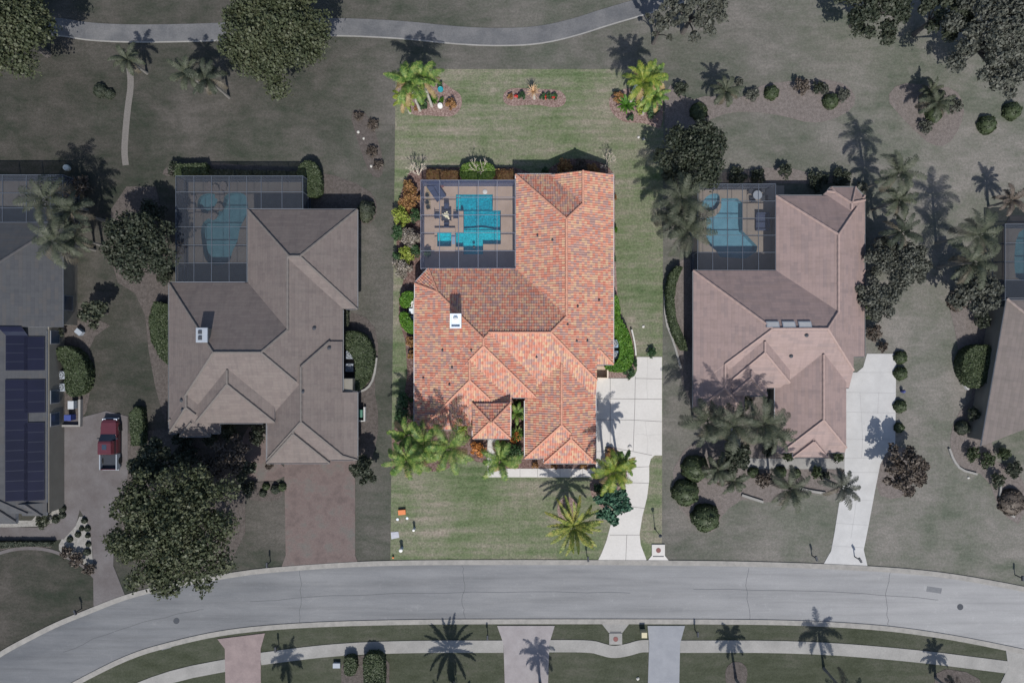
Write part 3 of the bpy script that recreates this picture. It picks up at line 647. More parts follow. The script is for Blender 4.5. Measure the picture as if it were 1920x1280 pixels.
opening(hs, 'front_door', 920, 797, 'S', 1.8, 2.3, .1, GLASS, TRIM); opening(hs, 'window', 1050, 868, 'S', 2.4, 1.3, .9, GLASS, TRIM)
opening(hs, 'garage_door', 1117, 800, 'E', 4.8, 2.2, .06, WHITE, TRIM)
for py in (360, 430, 600): opening(hs, 'window', 1150, py, 'E', 1.3, 1.4, .9, GLASS, TRIM)
for py in (570, 640, 700): opening(hs, 'window', 777, py, 'W', 1.3, 1.4, .9, GLASS, TRIM)
opening(hs, 'sliding_door', 960, 503, 'N', 0.01, 0.01, 0, GLASS, TRIM) if False else None
for px in (850, 910): opening(hs, 'sliding_door', px, 503, 'N', 2.6, 2.2, .08, GLASS, TRIM)
for py in (380, 450): opening(hs, 'sliding_door', 967, py, 'W', 2.4, 2.2, .08, GLASS, TRIM)
for p in ((830, 656), (848, 688), (794, 708), (843, 720), (884, 656), (1123, 562), (1083, 574), (1064, 608), (1101, 638), (1081, 639), (1006, 669), (1008, 441), (1036, 450)):
    vent(hs, R, *p, METAL_DK, .06, .22)
# chimney
x0, y0 = W(845, 614, 6.7); x1, y1 = W(864, 589, 6.7)
mb = MB(); mb.box(x0, y0, 3.2, x1, y1, 6.55); ch = mb.build('chimney', WALL, hs)
mb = MB(); t_ = .09
mb.box(x0-.06, y0-.06, 6.55, x1+.06, y1+.06, 6.62)
for a, b, c, d in ((x0-.06, y0-.06, x1+.06, y0+t_), (x0-.06, y1-t_, x1+.06, y1+.06), (x0-.06, y0+t_, x0+t_, y1-t_), (x1-t_, y0+t_, x1+.06, y1-t_)): mb.box(a, b, 6.622, c, d, 6.92)
mb.build('chimney_cap', METAL, ch); mb = MB(); mb.lathe([(.16, 0), (.16, .3), (.24, .3), (.24, .36), (0.01, .42)], 16, ((x0+x1)/2, (y0+y1)/2+.1, 6.625)); mb.build('flue', WHITE, ch)
# --- neighbours
h1 = house('grey_mauve_roof_house', (490, 640), 'house with plain grey-mauve roof and free-form pool, left of the bright lot')
R1 = Roof()
R1.add([(317, 530), (643, 530), (643, 790), (317, 790)], [('N', 530), ('S', 789), ('W', 317, 1.16), ('E', 643)])
R1.add([(465, 393), (643, 393), (643, 700), (465, 700)], [('N', 393), ('W', 465), ('E', 643)])
R1.add([(465, 393), (670, 393), (670, 579), (465, 579)], [('N', 393), ('W', 465), ('E', 670), ('S', 579)])
R1.add([(317, 600), (412, 600), (412, 812), (317, 812)], [('N', 530), ('W', 317, 1.16), ('E', 412), ('S', 812)])
R1.add([(337, 760), (394, 760), (394, 818), (337, 818)], [('W', 337), ('E', 394), ('S', 818)])
R1.add([(368, 640), (515, 640), (515, 793), (368, 793)], [('W', 366), ('E', 517), ('S', 793), ('N', 560)], 3.5, .3)
R1.add([(502, 640), (643, 640), (643, 862), (502, 862)], [('W', 500), ('E', 652, 1.0), ('S', 862), ('N', 610)])
R1.add([(643, 735), (670, 735), (670, 862), (643, 862)], [('E', 670, .33), ('S', 862)])
R1.add([(500, 770), (618, 770), (618, 868), (500, 868)], [('W', 500), ('E', 618), ('S', 868)])
R1.build(h1, T_W1, C_W1, TRIM_D)
walls(h1, [(317, 530, 643, 790), (465, 395, 670, 579), (317, 700, 412, 815), (500, 700, 670, 865)], WALL_D)
opening(h1, 'garage_door', 560, 868, 'S', 4.8, 2.2, .06, TRIM_D, WALL_D); opening(h1, 'window', 355, 818, 'S', 1.6, 1.4, .8, GLASS_D, TRIM_D)
for py in (620, 680): opening(h1, 'window', 643, py, 'E', 1.2, 1.3, .9, GLASS_D, TRIM_D)
x0, y0 = W(373, 640, 6); x1, y1 = W(391, 616, 6); mb = MB(); mb.box(x0, y0, 3, x1, y1, 6.3); ch = mb.build('chimney', WALL_D, h1)
mb = MB(); mb.box(x0-.1, y0-.1, 6.302, x1+.1, y1+.1, 6.5, c=.03); mb.build('chimney_cap', METAL_D, ch)
mb = MB(); xm, ym = (x0+x1)/2, (y0+y1)/2; mb.box(xm-.3, ym-.5, 6.502, xm+.05, ym-.1, 6.62); mb.box(xm-.3, ym+.1, 6.502, xm+.05, ym+.45, 6.62); mb.build('flue', METAL_DK, ch)
for p in ((589, 615), (617, 652), (567, 734), (341, 750), (343, 768)): vent(h1, R1, *p, METAL_DK, .1, .2)
h2 = house('rose_roof_house', (1460, 620), 'house with plain rose-pink roof and angular pool, right of the bright lot')
R2 = Roof()
R2.add([(1300, 507), (1621, 507), (1621, 668), (1592, 668), (1592, 727), (1300, 727)], [('N', 507), ('S', 727), ('W', 1300, .86), ('E', 1621, 1.16)])
R2.add([(1455, 367), (1621, 367), (1621, 640), (1455, 640)], [('N', 367), ('W', 1455, .8), ('E', 1621, 1.16)])
R2.add([(1545, 364), (1558, 351), (1604, 351), (1621, 370), (1621, 440), (1545, 440)], [('N', 351), ('W', 1552, .9), ('E', 1625, .9), ((1545, 366), (1559, 351)), ((1604, 351), (1621, 370))])
R2.add([(1592, 636), (1621, 636), (1621, 668), (1592, 668)], [('E', 1621), ('S', 668)])
R2.add([(1453, 600), (1584, 600), (1584, 848), (1453, 848)], [('W', 1462), ('E', 1596), ('S', 850), ('N', 540)])
R2.add([(1487, 790), (1551, 790), (1551, 857), (1487, 857)], [('W', 1487), ('E', 1551), ('S', 857)])
R2.add([(1361, 640), (1480, 640), (1480, 720), (1361, 720)], [('W', 1361), ('E', 1485), ('S', 722), ('N', 560)], 3.6, .3)
R2.add([(1368, 660), (1438, 660), (1438, 742), (1368, 742)], [('W', 1368), ('E', 1438), ('S', 742)], 3.5, .3)
R2.add([(1300, 620), (1395, 620), (1395, 770), (1300, 770)], [('W', 1300, .86), ('E', 1398), ('S', 771), ('N', 507)])
R2.build(h2, T_E1, C_E1, TRIM_D)
walls(h2, [(1300, 507, 1592, 725), (1455, 370, 1621, 668), (1300, 700, 1366, 768), (1453, 700, 1584, 850)], WALL_D)
opening(h2, 'garage_door', 1584, 790, 'E', 4.8, 2.2, .06, TRIM_D, WALL_D); opening(h2, 'window', 1520, 857, 'S', 1.6, 1.4, .8, GLASS_D, TRIM_D)
for py in (540, 600, 660): opening(h2, 'window', 1300, py, 'W', 1.2, 1.3, .9, GLASS_D, TRIM_D)
for p in ((1483, 667), (1632, 633), (1512, 628)):
    if p[0] < 1620: vent(h2, R2, *p, METAL_DK, .1, .2)
def skylight(root, R, px, py, w, d):
    x, y = W(px, py, 5.2); z = R.H(x, y); hw = w/2; hd = d/2; fr = MB()
    z1, z2 = R.H(x, y-hd)+.16, R.H(x, y+hd)+.16
    V = [(x-hw, y-hd, z1-.4), (x+hw, y-hd, z1-.4), (x+hw, y+hd, z2-.4), (x-hw, y+hd, z2-.4), (x-hw, y-hd, z1), (x+hw, y-hd, z1), (x+hw, y+hd, z2), (x-hw, y+hd, z2)]
    fr.mesh(V, [(4, 5, 6, 7), (0, 1, 5, 4), (1, 2, 6, 5), (2, 3, 7, 6), (3, 0, 4, 7)]); fo = fr.build('skylight', METAL_D, root)
    g = MB(); q = .08; k = (z2-z1)/d
    g.poly([(x-hw+q, y-hd+q, z1+k*q+.01), (x+hw-q, y-hd+q, z1+k*q+.01), (x+hw-q, y+hd-q, z2-k*q+.01), (x-hw+q, y+hd-q, z2-k*q+.01)]); g.build('pane', CONC_D, fo)
for px in (1445, 1475, 1505): skylight(h2, R2, px, 608, 1.3, .6)
h3 = house('slate_roof_house', (0, 700), 'house with slate grey roof carrying dark blue solar panels, at the left edge')
R3 = Roof()
R3.add([(-200, 417), (117, 417), (117, 613), (-200, 613)], [('N', 417), ('E', 117, .9), ('S', 700, 1.0)])
R3.add([(-200, 450), (87, 613), (87, 978), (-200, 978)] if False else [(-200, 520), (87, 520), (87, 960), (-200, 960)], [('E', 87, .62), ('S', 978), ('N', 417)])
R3.add([(44, 942), (87, 942), (87, 966), (44, 966)], [('E', 87), ('W', 0), ('S', 972)])
R3.add([(-120, 945), (32, 945), (32, 980), (-120, 980)], [('E', 40), ('W', -120), ('S', 984)])
R3.build(h3, T_W2, C_W2, TRIM_D)
walls(h3, [(-200, 417, 119, 613), (-200, 560, 94, 966)], WALL_D, inset=.25)
for py in (567, 570): pass
opening(h3, 'window', 119, 567, 'E', 1.5, 1.4, .9, GLASS_D, TRIM_D, inset=.25)
for py in (632, 745, 788): opening(h3, 'window', 94, py, 'E', 1.3, 1.3, 1.0, GLASS_D, TRIM_D, inset=.25)
def panel_array(px0, py0, px1, py1, label):
    zc = R3.H(*W((px0+px1)/2, (py0+py1)/2, 3.8))
    a = W(px0, py1, zc); b = W(px1, py0, zc)
    nx = max(1, round((b[0]-a[0])/1.95)); ny = max(1, round((b[1]-a[1])/1.02)); dx = (b[0]-a[0])/nx; dy = (b[1]-a[1])/ny
    f = MB(); g = MB()
    for i in range(nx):
        for j in range(ny):
            X0, X1 = a[0]+i*dx+.003, a[0]+(i+1)*dx-.003; Y0, Y1 = a[1]+j*dy+.003, a[1]+(j+1)*dy-.003
            zz = lambda x, y: R3.H(x, y)+.12
            V = [(x, y, zz(x, y)+q) for q in (-.04, 0) for x, y in ((X0, Y0), (X1, Y0), (X1, Y1), (X0, Y1))]
            f.mesh(V, [(4, 5, 6, 7), (0, 1, 5, 4), (1, 2, 6, 5), (2, 3, 7, 6), (3, 0, 4, 7)])
            q = .035; g.poly([(x, y, zz(x, y)+.004) for x, y in ((X0+q, Y0+q), (X1-q, Y0+q), (X1-q, Y1-q), (X0+q, Y1-q))])
    o = g.build('solar_array', PVC, None); tag(o, label, 'solar panels', 'solar arrays on the slate roof'); fo = f.build('panel_frame', PVF, o)
panel_array(17, 612, 51, 694, 'tall narrow block of dark blue solar panels at the upper left of the slate roof')
panel_array(52, 631, 84, 694, 'short block of dark blue solar panels beside the eave, upper part of the slate roof')
panel_array(16, 711, 51, 938, 'longest strip of dark blue solar panels on the slate roof')
panel_array(52, 711, 85, 773, 'small block of dark blue solar panels below the roof gap')
panel_array(52, 791, 84, 937, 'long block of dark blue solar panels near the eave, by the paver driveway')
h4 = house('brown_roof_house', (1960, 700), 'house with brown-rose roof set at an angle, cut off by the right edge')
R4 = Roof()
R4.add([(1888, 560), (1840, 836), (1920, 790), (2010, 850), (2250, 850), (2250, 560)], [((1888, 560), (1840, 836)), ('N', 560), ('S', 880)])
R4.build(h4, T_E2, C_E2, TRIM_D)
mb = MB(); Q = [W(a, b, 2.75) for a, b in ((1889, 574), (1846, 826), (1915, 786), (1990, 830), (2230, 830), (2230, 574))]; mb.prism(Q, 0, 2.52); mb.build('wall', WALL_D, h4)
# ---------------------------------------------------------------- pools and their screened cages
def pool(root_label, poly, zt, depth, mp, mw, cop=None, mcop=None, deep=None, cat='swimming pool', name='swimming_pool', zb=None):
    Q = [W(a, b, 0) for a, b in poly]
    if area2(Q) < 0: Q = Q[::-1]
    cx = sum(a for a, b in Q)/len(Q); cy = sum(b for a, b in Q)/len(Q)
    t = empty(name, (cx, cy, 0), root_label, cat); n = len(Q)
    mb = MB(); mb.poly([(*p, zt-depth) for p in Q])
    for i in range(n): a, b = Q[i], Q[(i+1) % n]; mb.poly([(*a, zt), (*b, zt), (*b, zt-depth), (*a, zt-depth)])
    mb.build('basin', mp, t)
    mb = MB(); mb.poly([(*p, zt-.10) for p in Q]); mb.build('water_surface', mw, t)
    return t, Q
def tube_box(mb, a, b, w=.07, h=.12):
    a, b = Vector(a), Vector(b); d = b-a; L = d.length; d.normalize()
    s = d.cross(Vector((0, 0, 1))); s = s.normalized() if s.length > .01 else Vector((1, 0, 0)); u = s.cross(d)
    V = [p + s*i*w/2 + u*j*h/2 for p in (a, b) for i, j in ((-1, -1), (1, -1), (1, 1), (-1, 1))]
    mb.mesh(V, [(0, 1, 2, 3), (7, 6, 5, 4), (0, 4, 5, 1), (1, 5, 6, 2), (2, 6, 7, 3), (3, 7, 4, 0)])
def cage(label, xs, ys, z, mb_, mr, mw, sides='WNES', drop=None):
    X = [W(a, 640, z)[0] for a in xs]; Y = [W(960, b, z)[1] for b in ys]
    t = empty('pool_cage', ((X[0]+X[-1])/2, (Y[0]+Y[-1])/2, 0), label, 'screen enclosure', 'screened pool cages')
    def inside(i, j): return drop is None or not drop(i, j)
    nx, ny = len(X)-1, len(Y)-1; scr = MB(); wl = MB(); beams = []; posts = set()
    seg = lambda a, b: beams.append((a, b))
    for j in range(len(Y)):
        for i in range(nx):
            if (j < ny and inside(i, j)) or (j > 0 and inside(i, j-1)): seg((X[i], Y[j], z), (X[i+1], Y[j], z))
    for i in range(len(X)):
        for j in range(ny):
            if (i < nx and inside(i, j)) or (i > 0 and inside(i-1, j)): seg((X[i], Y[j], z), (X[i], Y[j+1], z))
    for i in range(nx):
        for j in range(ny):
            if not inside(i, j): continue
            scr.poly([(X[i], Y[j+1], z-.03), (X[i+1], Y[j+1], z-.03), (X[i+1], Y[j], z-.03), (X[i], Y[j], z-.03)])
            for sd_, (ii, jj), (p, q) in (('W', (i-1, j), ((X[i], Y[j]), (X[i], Y[j+1]))), ('E', (i+1, j), ((X[i+1], Y[j]), (X[i+1], Y[j+1]))), ('N', (i, j-1), ((X[i], Y[j]), (X[i+1], Y[j]))), ('S', (i, j+1), ((X[i], Y[j+1]), (X[i+1], Y[j+1])))):
                edge = ii < 0 or jj < 0 or ii >= nx or jj >= ny or not inside(ii, jj)
                if edge and sd_ in sides:
                    wl.poly([(*p, .06), (*q, .06), (*q, z-.04), (*p, z-.04)]); posts.add(p); posts.add(q)
                    seg((*p, .95), (*q, .95)); seg((*p, .10), (*q, .10))
    # long beams are one part each: merge collinear pieces
    for k, (a, b) in enumerate(beams):
        pass
    merged = {}
    for a, b in beams:
        if abs(a[0]-b[0]) < 1e-6: merged.setdefault(('x', round(a[0], 3), round(a[2], 2)), []).append((min(a[1], b[1]), max(a[1], b[1])))
        else: merged.setdefault(('y', round(a[1], 3), round(a[2], 2)), []).append((min(a[0], b[0]), max(a[0], b[0])))
    for (ax, c, zz), L in merged.items():
        L.sort(); cur = list(L[0]); out = []
        for s_, e_ in L[1:]:
            if s_ <= cur[1]+1e-4: cur[1] = max(cur[1], e_)
            else: out.append(cur); cur = [s_, e_]
        out.append(cur)
        for s_, e_ in out:
            m2 = MB(); dz = .0 if ax == 'x' else .012
            if ax == 'x': tube_box(m2, (c, s_, zz+dz), (c, e_, zz+dz), .042, .12)
            else: tube_box(m2, (s_, c, zz+dz), (e_, c, zz+dz), .042, .10)
            m2.build('beam' if zz > 2 else 'rail', mb_, t)
    for p in posts: m2 = MB(); m2.box(p[0]-.04, p[1]-.04, 0, p[0]+.04, p[1]+.04, z-.05); m2.build('post', mb_, t)
    scr.build('screen_roof', mr, t); wl.build('screen_wall', mw, t); return t
sheet_holes('pool_deck', [(792, 342), (985, 342), (985, 512), (792, 512)], [PO, SPAO], .08, DECK, .06)
pt, _ = pool('turquoise L-shaped swimming pool under the clear screen cage of the bright lot', PO, .07, 1.05, POOLM, WATER)
for i, (a, b, c, d) in enumerate(((855.5, 365.5, 863, 395.5),)):   # tanning step
    x0, y0 = W(a, d); x1, y1 = W(c, b); m2 = MB(); m2.box(x0, y0, -.9, x1, y1, -.22); m2.build('pool_step', POOLM_S, pt)
SHL = [(854.8, 436.2), (869.2, 436.2), (869.2, 427), (905, 424.5), (938.8, 430), (938.8, 457.8), (905.8, 457.8), (905.8, 476.8), (869.2, 476.8), (869.2, 462.8), (854.8, 462.8)]
m2 = MB(); m2.prism([W(a, b) for a, b in SHL], -.97, -.62); m2.build('shallow_floor', POOLM_S, pt)
for k, (a, b) in enumerate(((885, 394), (903, 394))):
    x, y = W(a-.0, b); m2 = MB(); m2.lathe([(.10, 0), (.10, .012), (.02, .015)], 12, (x, y, -.978)); m2.build('drain', WHITE, pt)
# spa: raised kerb with its own basin
SP = [(820.5, 437), (847, 437), (847, 463), (820.5, 463)]
sx = empty('spa', (*W(834, 450), 0), 'small square raised spa beside the turquoise pool', 'spa')
m2 = MB(); O = [W(a, b) for a, b in SPAO]; I = [W(a, b) for a, b in SP]; 
for k in range(4):
    n = (k+1) % 4
    m2.poly([(*O[k], .45), (*I[k], .45), (*I[n], .45), (*O[n], .45)]); m2.poly([(*O[k], .45), (*O[n], .45), (*O[n], -.1), (*O[k], -.1)]); m2.poly([(*I[n], .45), (*I[k], .45), (*I[k], -.5), (*I[n], -.5)], 1)
m2.poly([(*p, -.5) for p in I], 1)
m2.build('spa_wall', [DECK, POOLM_S], sx)
m2 = MB(); c = W(834, 450); m2.box(c[0]-.45, c[1]-.4, -.75, c[0]+.45, c[1]+.4, -.44); m2.build('spa_seat', POOLM_S, sx)
m2 = MB(); m2.poly([(*p, .34) for p in I]); m2.build('water_surface', WATER, sx)
m2 = MB(); a, b = W(848, 459), W(854, 441); m2.box(a[0], a[1], .452, b[0], b[1], .47); m2.build('spillway', METAL_B, sx)
cage('large pale-beamed screen cage over the turquoise pool of the bright lot', [789, 824, 860, 896.5, 932, 967], [338, 370, 403, 436, 470, 503], 2.85, BEAM, SCR_R, SCR_W, sides='WN')
# neighbour pools
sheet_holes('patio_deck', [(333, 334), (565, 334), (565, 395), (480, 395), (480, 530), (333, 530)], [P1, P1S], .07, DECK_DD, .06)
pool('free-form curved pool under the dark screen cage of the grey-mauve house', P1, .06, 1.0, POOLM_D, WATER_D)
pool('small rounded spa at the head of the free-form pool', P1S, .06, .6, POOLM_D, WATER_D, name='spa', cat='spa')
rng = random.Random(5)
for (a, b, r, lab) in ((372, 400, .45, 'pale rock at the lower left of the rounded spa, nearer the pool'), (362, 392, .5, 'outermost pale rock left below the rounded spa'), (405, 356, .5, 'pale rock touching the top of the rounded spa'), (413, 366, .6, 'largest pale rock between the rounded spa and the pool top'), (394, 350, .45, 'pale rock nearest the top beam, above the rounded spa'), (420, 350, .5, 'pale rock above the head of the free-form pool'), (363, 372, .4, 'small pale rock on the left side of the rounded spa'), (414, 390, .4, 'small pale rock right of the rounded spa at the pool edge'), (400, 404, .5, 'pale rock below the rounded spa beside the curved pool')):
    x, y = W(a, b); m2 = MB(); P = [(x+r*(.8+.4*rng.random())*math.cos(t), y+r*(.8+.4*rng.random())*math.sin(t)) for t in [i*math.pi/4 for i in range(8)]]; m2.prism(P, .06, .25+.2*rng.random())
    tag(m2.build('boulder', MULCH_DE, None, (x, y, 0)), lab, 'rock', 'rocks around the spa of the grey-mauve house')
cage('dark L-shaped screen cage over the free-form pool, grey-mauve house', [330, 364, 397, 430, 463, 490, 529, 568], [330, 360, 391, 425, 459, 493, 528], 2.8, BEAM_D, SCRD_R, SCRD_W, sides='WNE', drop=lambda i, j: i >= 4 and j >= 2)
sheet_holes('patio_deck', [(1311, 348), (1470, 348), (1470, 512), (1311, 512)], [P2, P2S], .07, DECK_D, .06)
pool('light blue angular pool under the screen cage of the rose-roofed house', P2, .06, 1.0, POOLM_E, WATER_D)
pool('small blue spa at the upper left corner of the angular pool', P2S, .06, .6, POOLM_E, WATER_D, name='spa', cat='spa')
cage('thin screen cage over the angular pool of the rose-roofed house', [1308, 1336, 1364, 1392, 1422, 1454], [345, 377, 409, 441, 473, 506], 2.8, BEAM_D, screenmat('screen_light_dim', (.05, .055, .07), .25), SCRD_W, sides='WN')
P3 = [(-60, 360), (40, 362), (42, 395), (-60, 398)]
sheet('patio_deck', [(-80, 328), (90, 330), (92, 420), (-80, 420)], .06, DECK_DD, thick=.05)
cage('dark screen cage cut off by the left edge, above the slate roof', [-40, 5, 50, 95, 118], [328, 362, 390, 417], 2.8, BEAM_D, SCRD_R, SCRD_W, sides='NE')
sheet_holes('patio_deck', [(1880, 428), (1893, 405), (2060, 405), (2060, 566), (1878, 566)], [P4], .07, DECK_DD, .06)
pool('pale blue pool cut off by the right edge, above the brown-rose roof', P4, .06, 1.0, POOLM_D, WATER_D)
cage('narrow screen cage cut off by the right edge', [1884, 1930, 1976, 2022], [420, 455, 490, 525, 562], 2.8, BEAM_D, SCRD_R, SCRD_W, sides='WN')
# ---------------------------------------------------------------- vegetation
def quads_mesh(name, P, N, size, m, asp=1.0, jit=.9, seed=0, extra=None):
    """P points, N outward directions -> one mesh of leaf-sized faces (real small leaves, tilted at random)"""
    r = np.random.default_rng(seed); n = len(P)
    N = N + r.normal(size=(n, 3))*jit; N /= np.linalg.norm(N, axis=1)[:, None]+1e-9
    A = np.cross(N, r.normal(size=(n, 3))); A /= np.linalg.norm(A, axis=1)[:, None]+1e-9; B = np.cross(N, A)
    s = (size*(.6+.8*r.random(n)))[:, None]; A = A*s*.5; B = B*s*.5*asp
    V = np.stack([P-A*.55-B, P+A*.55-B*.7, P+A*.8+B*.5, P-A*.2+B, P-A*.9+B*.3], 1).reshape(-1, 3)
    k = 5; me = bpy.data.meshes.new(name); me.vertices.add(n*k); me.vertices.foreach_set('co', V.astype(np.float32).ravel())
    me.loops.add(n*k); me.loops.foreach_set('vertex_index', np.arange(n*k, dtype=np.int32))
    me.polygons.add(n); me.polygons.foreach_set('loop_start', np.arange(0, n*k, k, dtype=np.int32)); me.polygons.foreach_set('loop_total', np.full(n, k, dtype=np.int32))
    me.materials.append(m); me.update(calc_edges=True); me.validate(); return me
def blob_points(rng, R, H, n, k, zc, sub=(.30, .46), flat=.9, fill=.15):
    """leaf positions on k overlapping lobes spread through an ellipsoid crown, local coordinates"""
    C = []
    for i in range(k):
        t = 2.399963*i + rng.random()*.7; q = math.sqrt((i+.5)/k); rr = R*q*.80
        top = math.sqrt(max(0, 1-(q*.85)**2)); h = (top*(.55+.5*rng.random()) - .25*rng.random())*H*.5
        C.append((rr*math.cos(t)*(.85+.3*rng.random()), rr*math.sin(t)*(.85+.3*rng.random()), zc+h, R*(sub[0]+(sub[1]-sub[0])*rng.random())*(1.08-.35*q)))
    P = []; N = []; w = np.array([c[3]**2 for c in C]); w /= w.sum()
    cnt = rng.multinomial(n, w)
    for c, q in zip(C, cnt):
        d = rng.normal(size=(q, 3)); d /= np.linalg.norm(d, axis=1)[:, None]; d[:, 2] = np.where(d[:, 2] < -.3, -d[:, 2]*.7, d[:, 2])
        rad = c[3]*(1-fill*1.6*rng.random(q)**2+.10*rng.normal(size=q))*(1+.16*np.sin(d[:, 0]*9+c[0]*3)*np.cos(d[:, 1]*8+c[1]*2))
        p = d*rad[:, None]; p[:, 2] *= flat; P.append(p+np.array(c[:3])); N.append(d)
    return np.concatenate(P), np.concatenate(N), C
def add_obj(name, me, parent=None, loc=None):
    o = bpy.data.objects.new(name, me); COL.objects.link(o)
    if parent is not None: o.parent = parent
    if loc is not None: o.location = loc
    return o
def tree(px, py, R, Ht, m, label, cat='tree', name='broadleaf_tree', n=8000, leaf=.32, k=22, seed=1, group=None, bark=None, zc=None, sub=(.26, .40), fill=.3, lean=(0, 0)):
    zc = zc if zc is not None else Ht*.68; x, y = W(px, py, zc); t = empty(name, (x, y, 0), label, cat, group)
    rng = np.random.default_rng(seed); P, N, C = blob_points(rng, R, Ht*.6, n, k, zc, sub, fill=fill)
    add_obj('crown', quads_mesh('crown', P, N, leaf, m, 1.2, .8, seed), t)
    mb = MB(); r0 = R*.045+.07; mb.tube([(0, 0, 0), (.05, .03, Ht*.2), (0, 0, Ht*.38)], [r0*1.35, r0, r0*.85], 8)
    for c in C[::2]:
        e = Vector(c[:3]); s = Vector((0, 0, Ht*.36)); mid = s.lerp(e, .5)+Vector((0, 0, .25)); mb.tube([s, mid, e], [r0*.5, r0*.3, .03], 5)
    o = mb.build('trunk', bark or BARK_D, None); o.parent = t; return t
def frond(rng, V, F, az, el, L, droop, lw, nl=22, wid=.05, origin=(0, 0, 0), dense=False):
    """one arching palm leaf with separate leaflets"""
    ca, sa = math.cos(az), math.sin(az); pts = []; p = Vector(origin); seg = 9; e = el; st = L/seg; tw = rng.uniform(-.75, .75)
    for i in range(seg+1):
        pts.append(p.copy()); q = i/seg; p = p + Vector((math.cos(e)*ca, math.cos(e)*sa, math.sin(e)))*st; e -= droop/seg*(.5+1.2*q)
        ca, sa = math.cos(az+tw*q), math.sin(az+tw*q)
    side = Vector((-sa, ca, 0))
    for i in range(seg):   # midrib
        b = len(V); w = .035*(1-i/seg)+.008; a_, c_ = pts[i], pts[i+1]
        V += [a_-side*w, a_+side*w, c_+side*w*.8, c_-side*w*.8]; F.append((b, b+1, b+2, b+3))
    for j in range(nl):
        q = .12+.88*(j+.5)/nl; f = q*seg; i = min(int(f), seg-1); o = pts[i].lerp(pts[i+1], f-i); d = (pts[i+1]-pts[i]).normalized()
        l = lw*(math.sin(math.pi*min(1, q*.86+.12))**.6)*rng.uniform(.72, 1.15)
        for sg in (-1, 1):
            dr = (side*sg*(.85 if not dense else .62) + d*(.62 if not dense else .8) + Vector((0, 0, rng.uniform(-.35, .25)))).normalized(); w = d*wid*rng.uniform(.8, 1.2)
            m1 = o+dr*l*.55; tip = o+dr*l+Vector((0, 0, -l*(.30 if not dense else .08)))
            b = len(V); V += [o-w*.5, o+w*.5, m1+w*.6, m1-w*.6, tip]; F += [(b, b+1, b+2, b+3), (b+3, b+2, b+4)]
PCACHE = {}
def palm_crown(style, R, m, v=0):
    key = (style, round(R, 1), m.name, v)
    if key in PCACHE: return PCACHE[key]
    rng = random.Random(hash((style, v)) % 1000 if False else (len(style)*37+v*11)); V = []; F = []; cut = None
    if style == 'queen':
        nf = 16
        for i in range(nf):
            q = i/nf; el = 1.25-1.45*q+rng.uniform(-.15, .15)
            if i == nf-3: cut = len(F)
            frond(rng, V, F, i*2.399963+rng.uniform(-.35, .35), el, R*rng.uniform(.95, 1.32), 1.4+.8*rng.random(), R*.25*rng.uniform(.85, 1.15), 34, .052)
    elif style == 'date':
        nf = 30
        for i in range(nf):
            q = i/nf; el = 1.15-1.30*q+rng.uniform(-.08, .08); frond(rng, V, F, i*2.399963+rng.uniform(-.1, .1), el, R*rng.uniform(.98, 1.12), .55+.35*q, R*.15, 34, .085, dense=True)
    elif style == 'sago':
        nf = 26
        for i in range(nf):
            q = i/nf; frond(rng, V, F, i*2.399963, 1.0-.85*q, R*rng.uniform(.95, 1.1), .5, R*.2, 20, .05, dense=True)
    elif style == 'spiky':
        for i in range(34):
            az = i*2.399963; el = 1.2*(1-i/34)+.08; d = Vector((math.cos(el)*math.cos(az), math.cos(el)*math.sin(az), math.sin(el))); s = Vector((-math.sin(az), math.cos(az), 0))*.035
            L = R*rng.uniform(.8, 1.1); b = len(V); V += [-s, s, d*L*.5+s, d*L*.5-s, d*L+Vector((0, 0, -.05*L))]; F += [(b, b+1, b+2, b+3), (b+3, b+2, b+4)]
    else:     # fan palm
        nf = 20
        for i in range(nf):
            az = i*2.399963; q = i/nf; el = .95-1.05*q; d = Vector((math.cos(el)*math.cos(az), math.cos(el)*math.sin(az), math.sin(el))); o = d*R*.10; s = Vector((-math.sin(az), math.cos(az), 0)); u = s.cross(d)
            b = len(V); V += [-s*.02, s*.02, o+s*.02, o-s*.02]; F.append((b, b+1, b+2, b+3))
            for j in range(11):
                a = (j-5)/5*.95; dd = (d*math.cos(a)+s*math.sin(a)-u*.12*abs(a)).normalized(); l = R*.92*(1-.12*abs(a)); w = (s*math.cos(a)-d*math.sin(a))*.06*R/1.5
                b = len(V); V += [o, o+dd*l*.6+w, o+dd*l+Vector((0, 0, -.08*l)), o+dd*l*.6-w]; F.append((b, b+1, b+2, b+3))
    me = bpy.data.meshes.new('crown'); me.from_pydata([tuple(p) for p in V], [], F); me.materials.append(m)
    if cut:
        me.materials.append(L_DRY if m in (L_PALM, L_PALMY) else L_DRYD); me.polygons.foreach_set('material_index', [0 if i < cut else 1 for i in range(len(F))])
    me.update(); PCACHE[key] = me; return me
def palm(px, py, h, R, style, m, label, group, seed=0, cat='palm', name='palm_tree', tr=None, lean=None):
    """px,py: where the heart of the crown shows; the trunk stands below it"""
    x, y = W(px, py, h); rng = random.Random(seed*7+1)
    lx, ly = lean or (rng.uniform(-.25, .25), rng.uniform(-.25, .25))
    t = empty(name, (x-lx, y-ly, 0), label, cat, group)
    c = add_obj('crown', palm_crown(style, R, m, seed % 7), t, (lx, ly, h)); c.rotation_euler = (0, 0, rng.uniform(0, 6.28))
    if h > .5:
        mb = MB(); r = .13 if style == 'queen' else (.26 if style == 'date' else .14); n = 8
        mb.tube([(lx*(i/n)**1.5, ly*(i/n)**1.5, h*i/n) for i in range(n+1)], [r*(1.35-.35*min(1, i/2))*(1+.06*(i % 2)) for i in range(n+1)], 9)
        o = mb.build('trunk', tr or PALMTR, None); o.parent = t
    return t
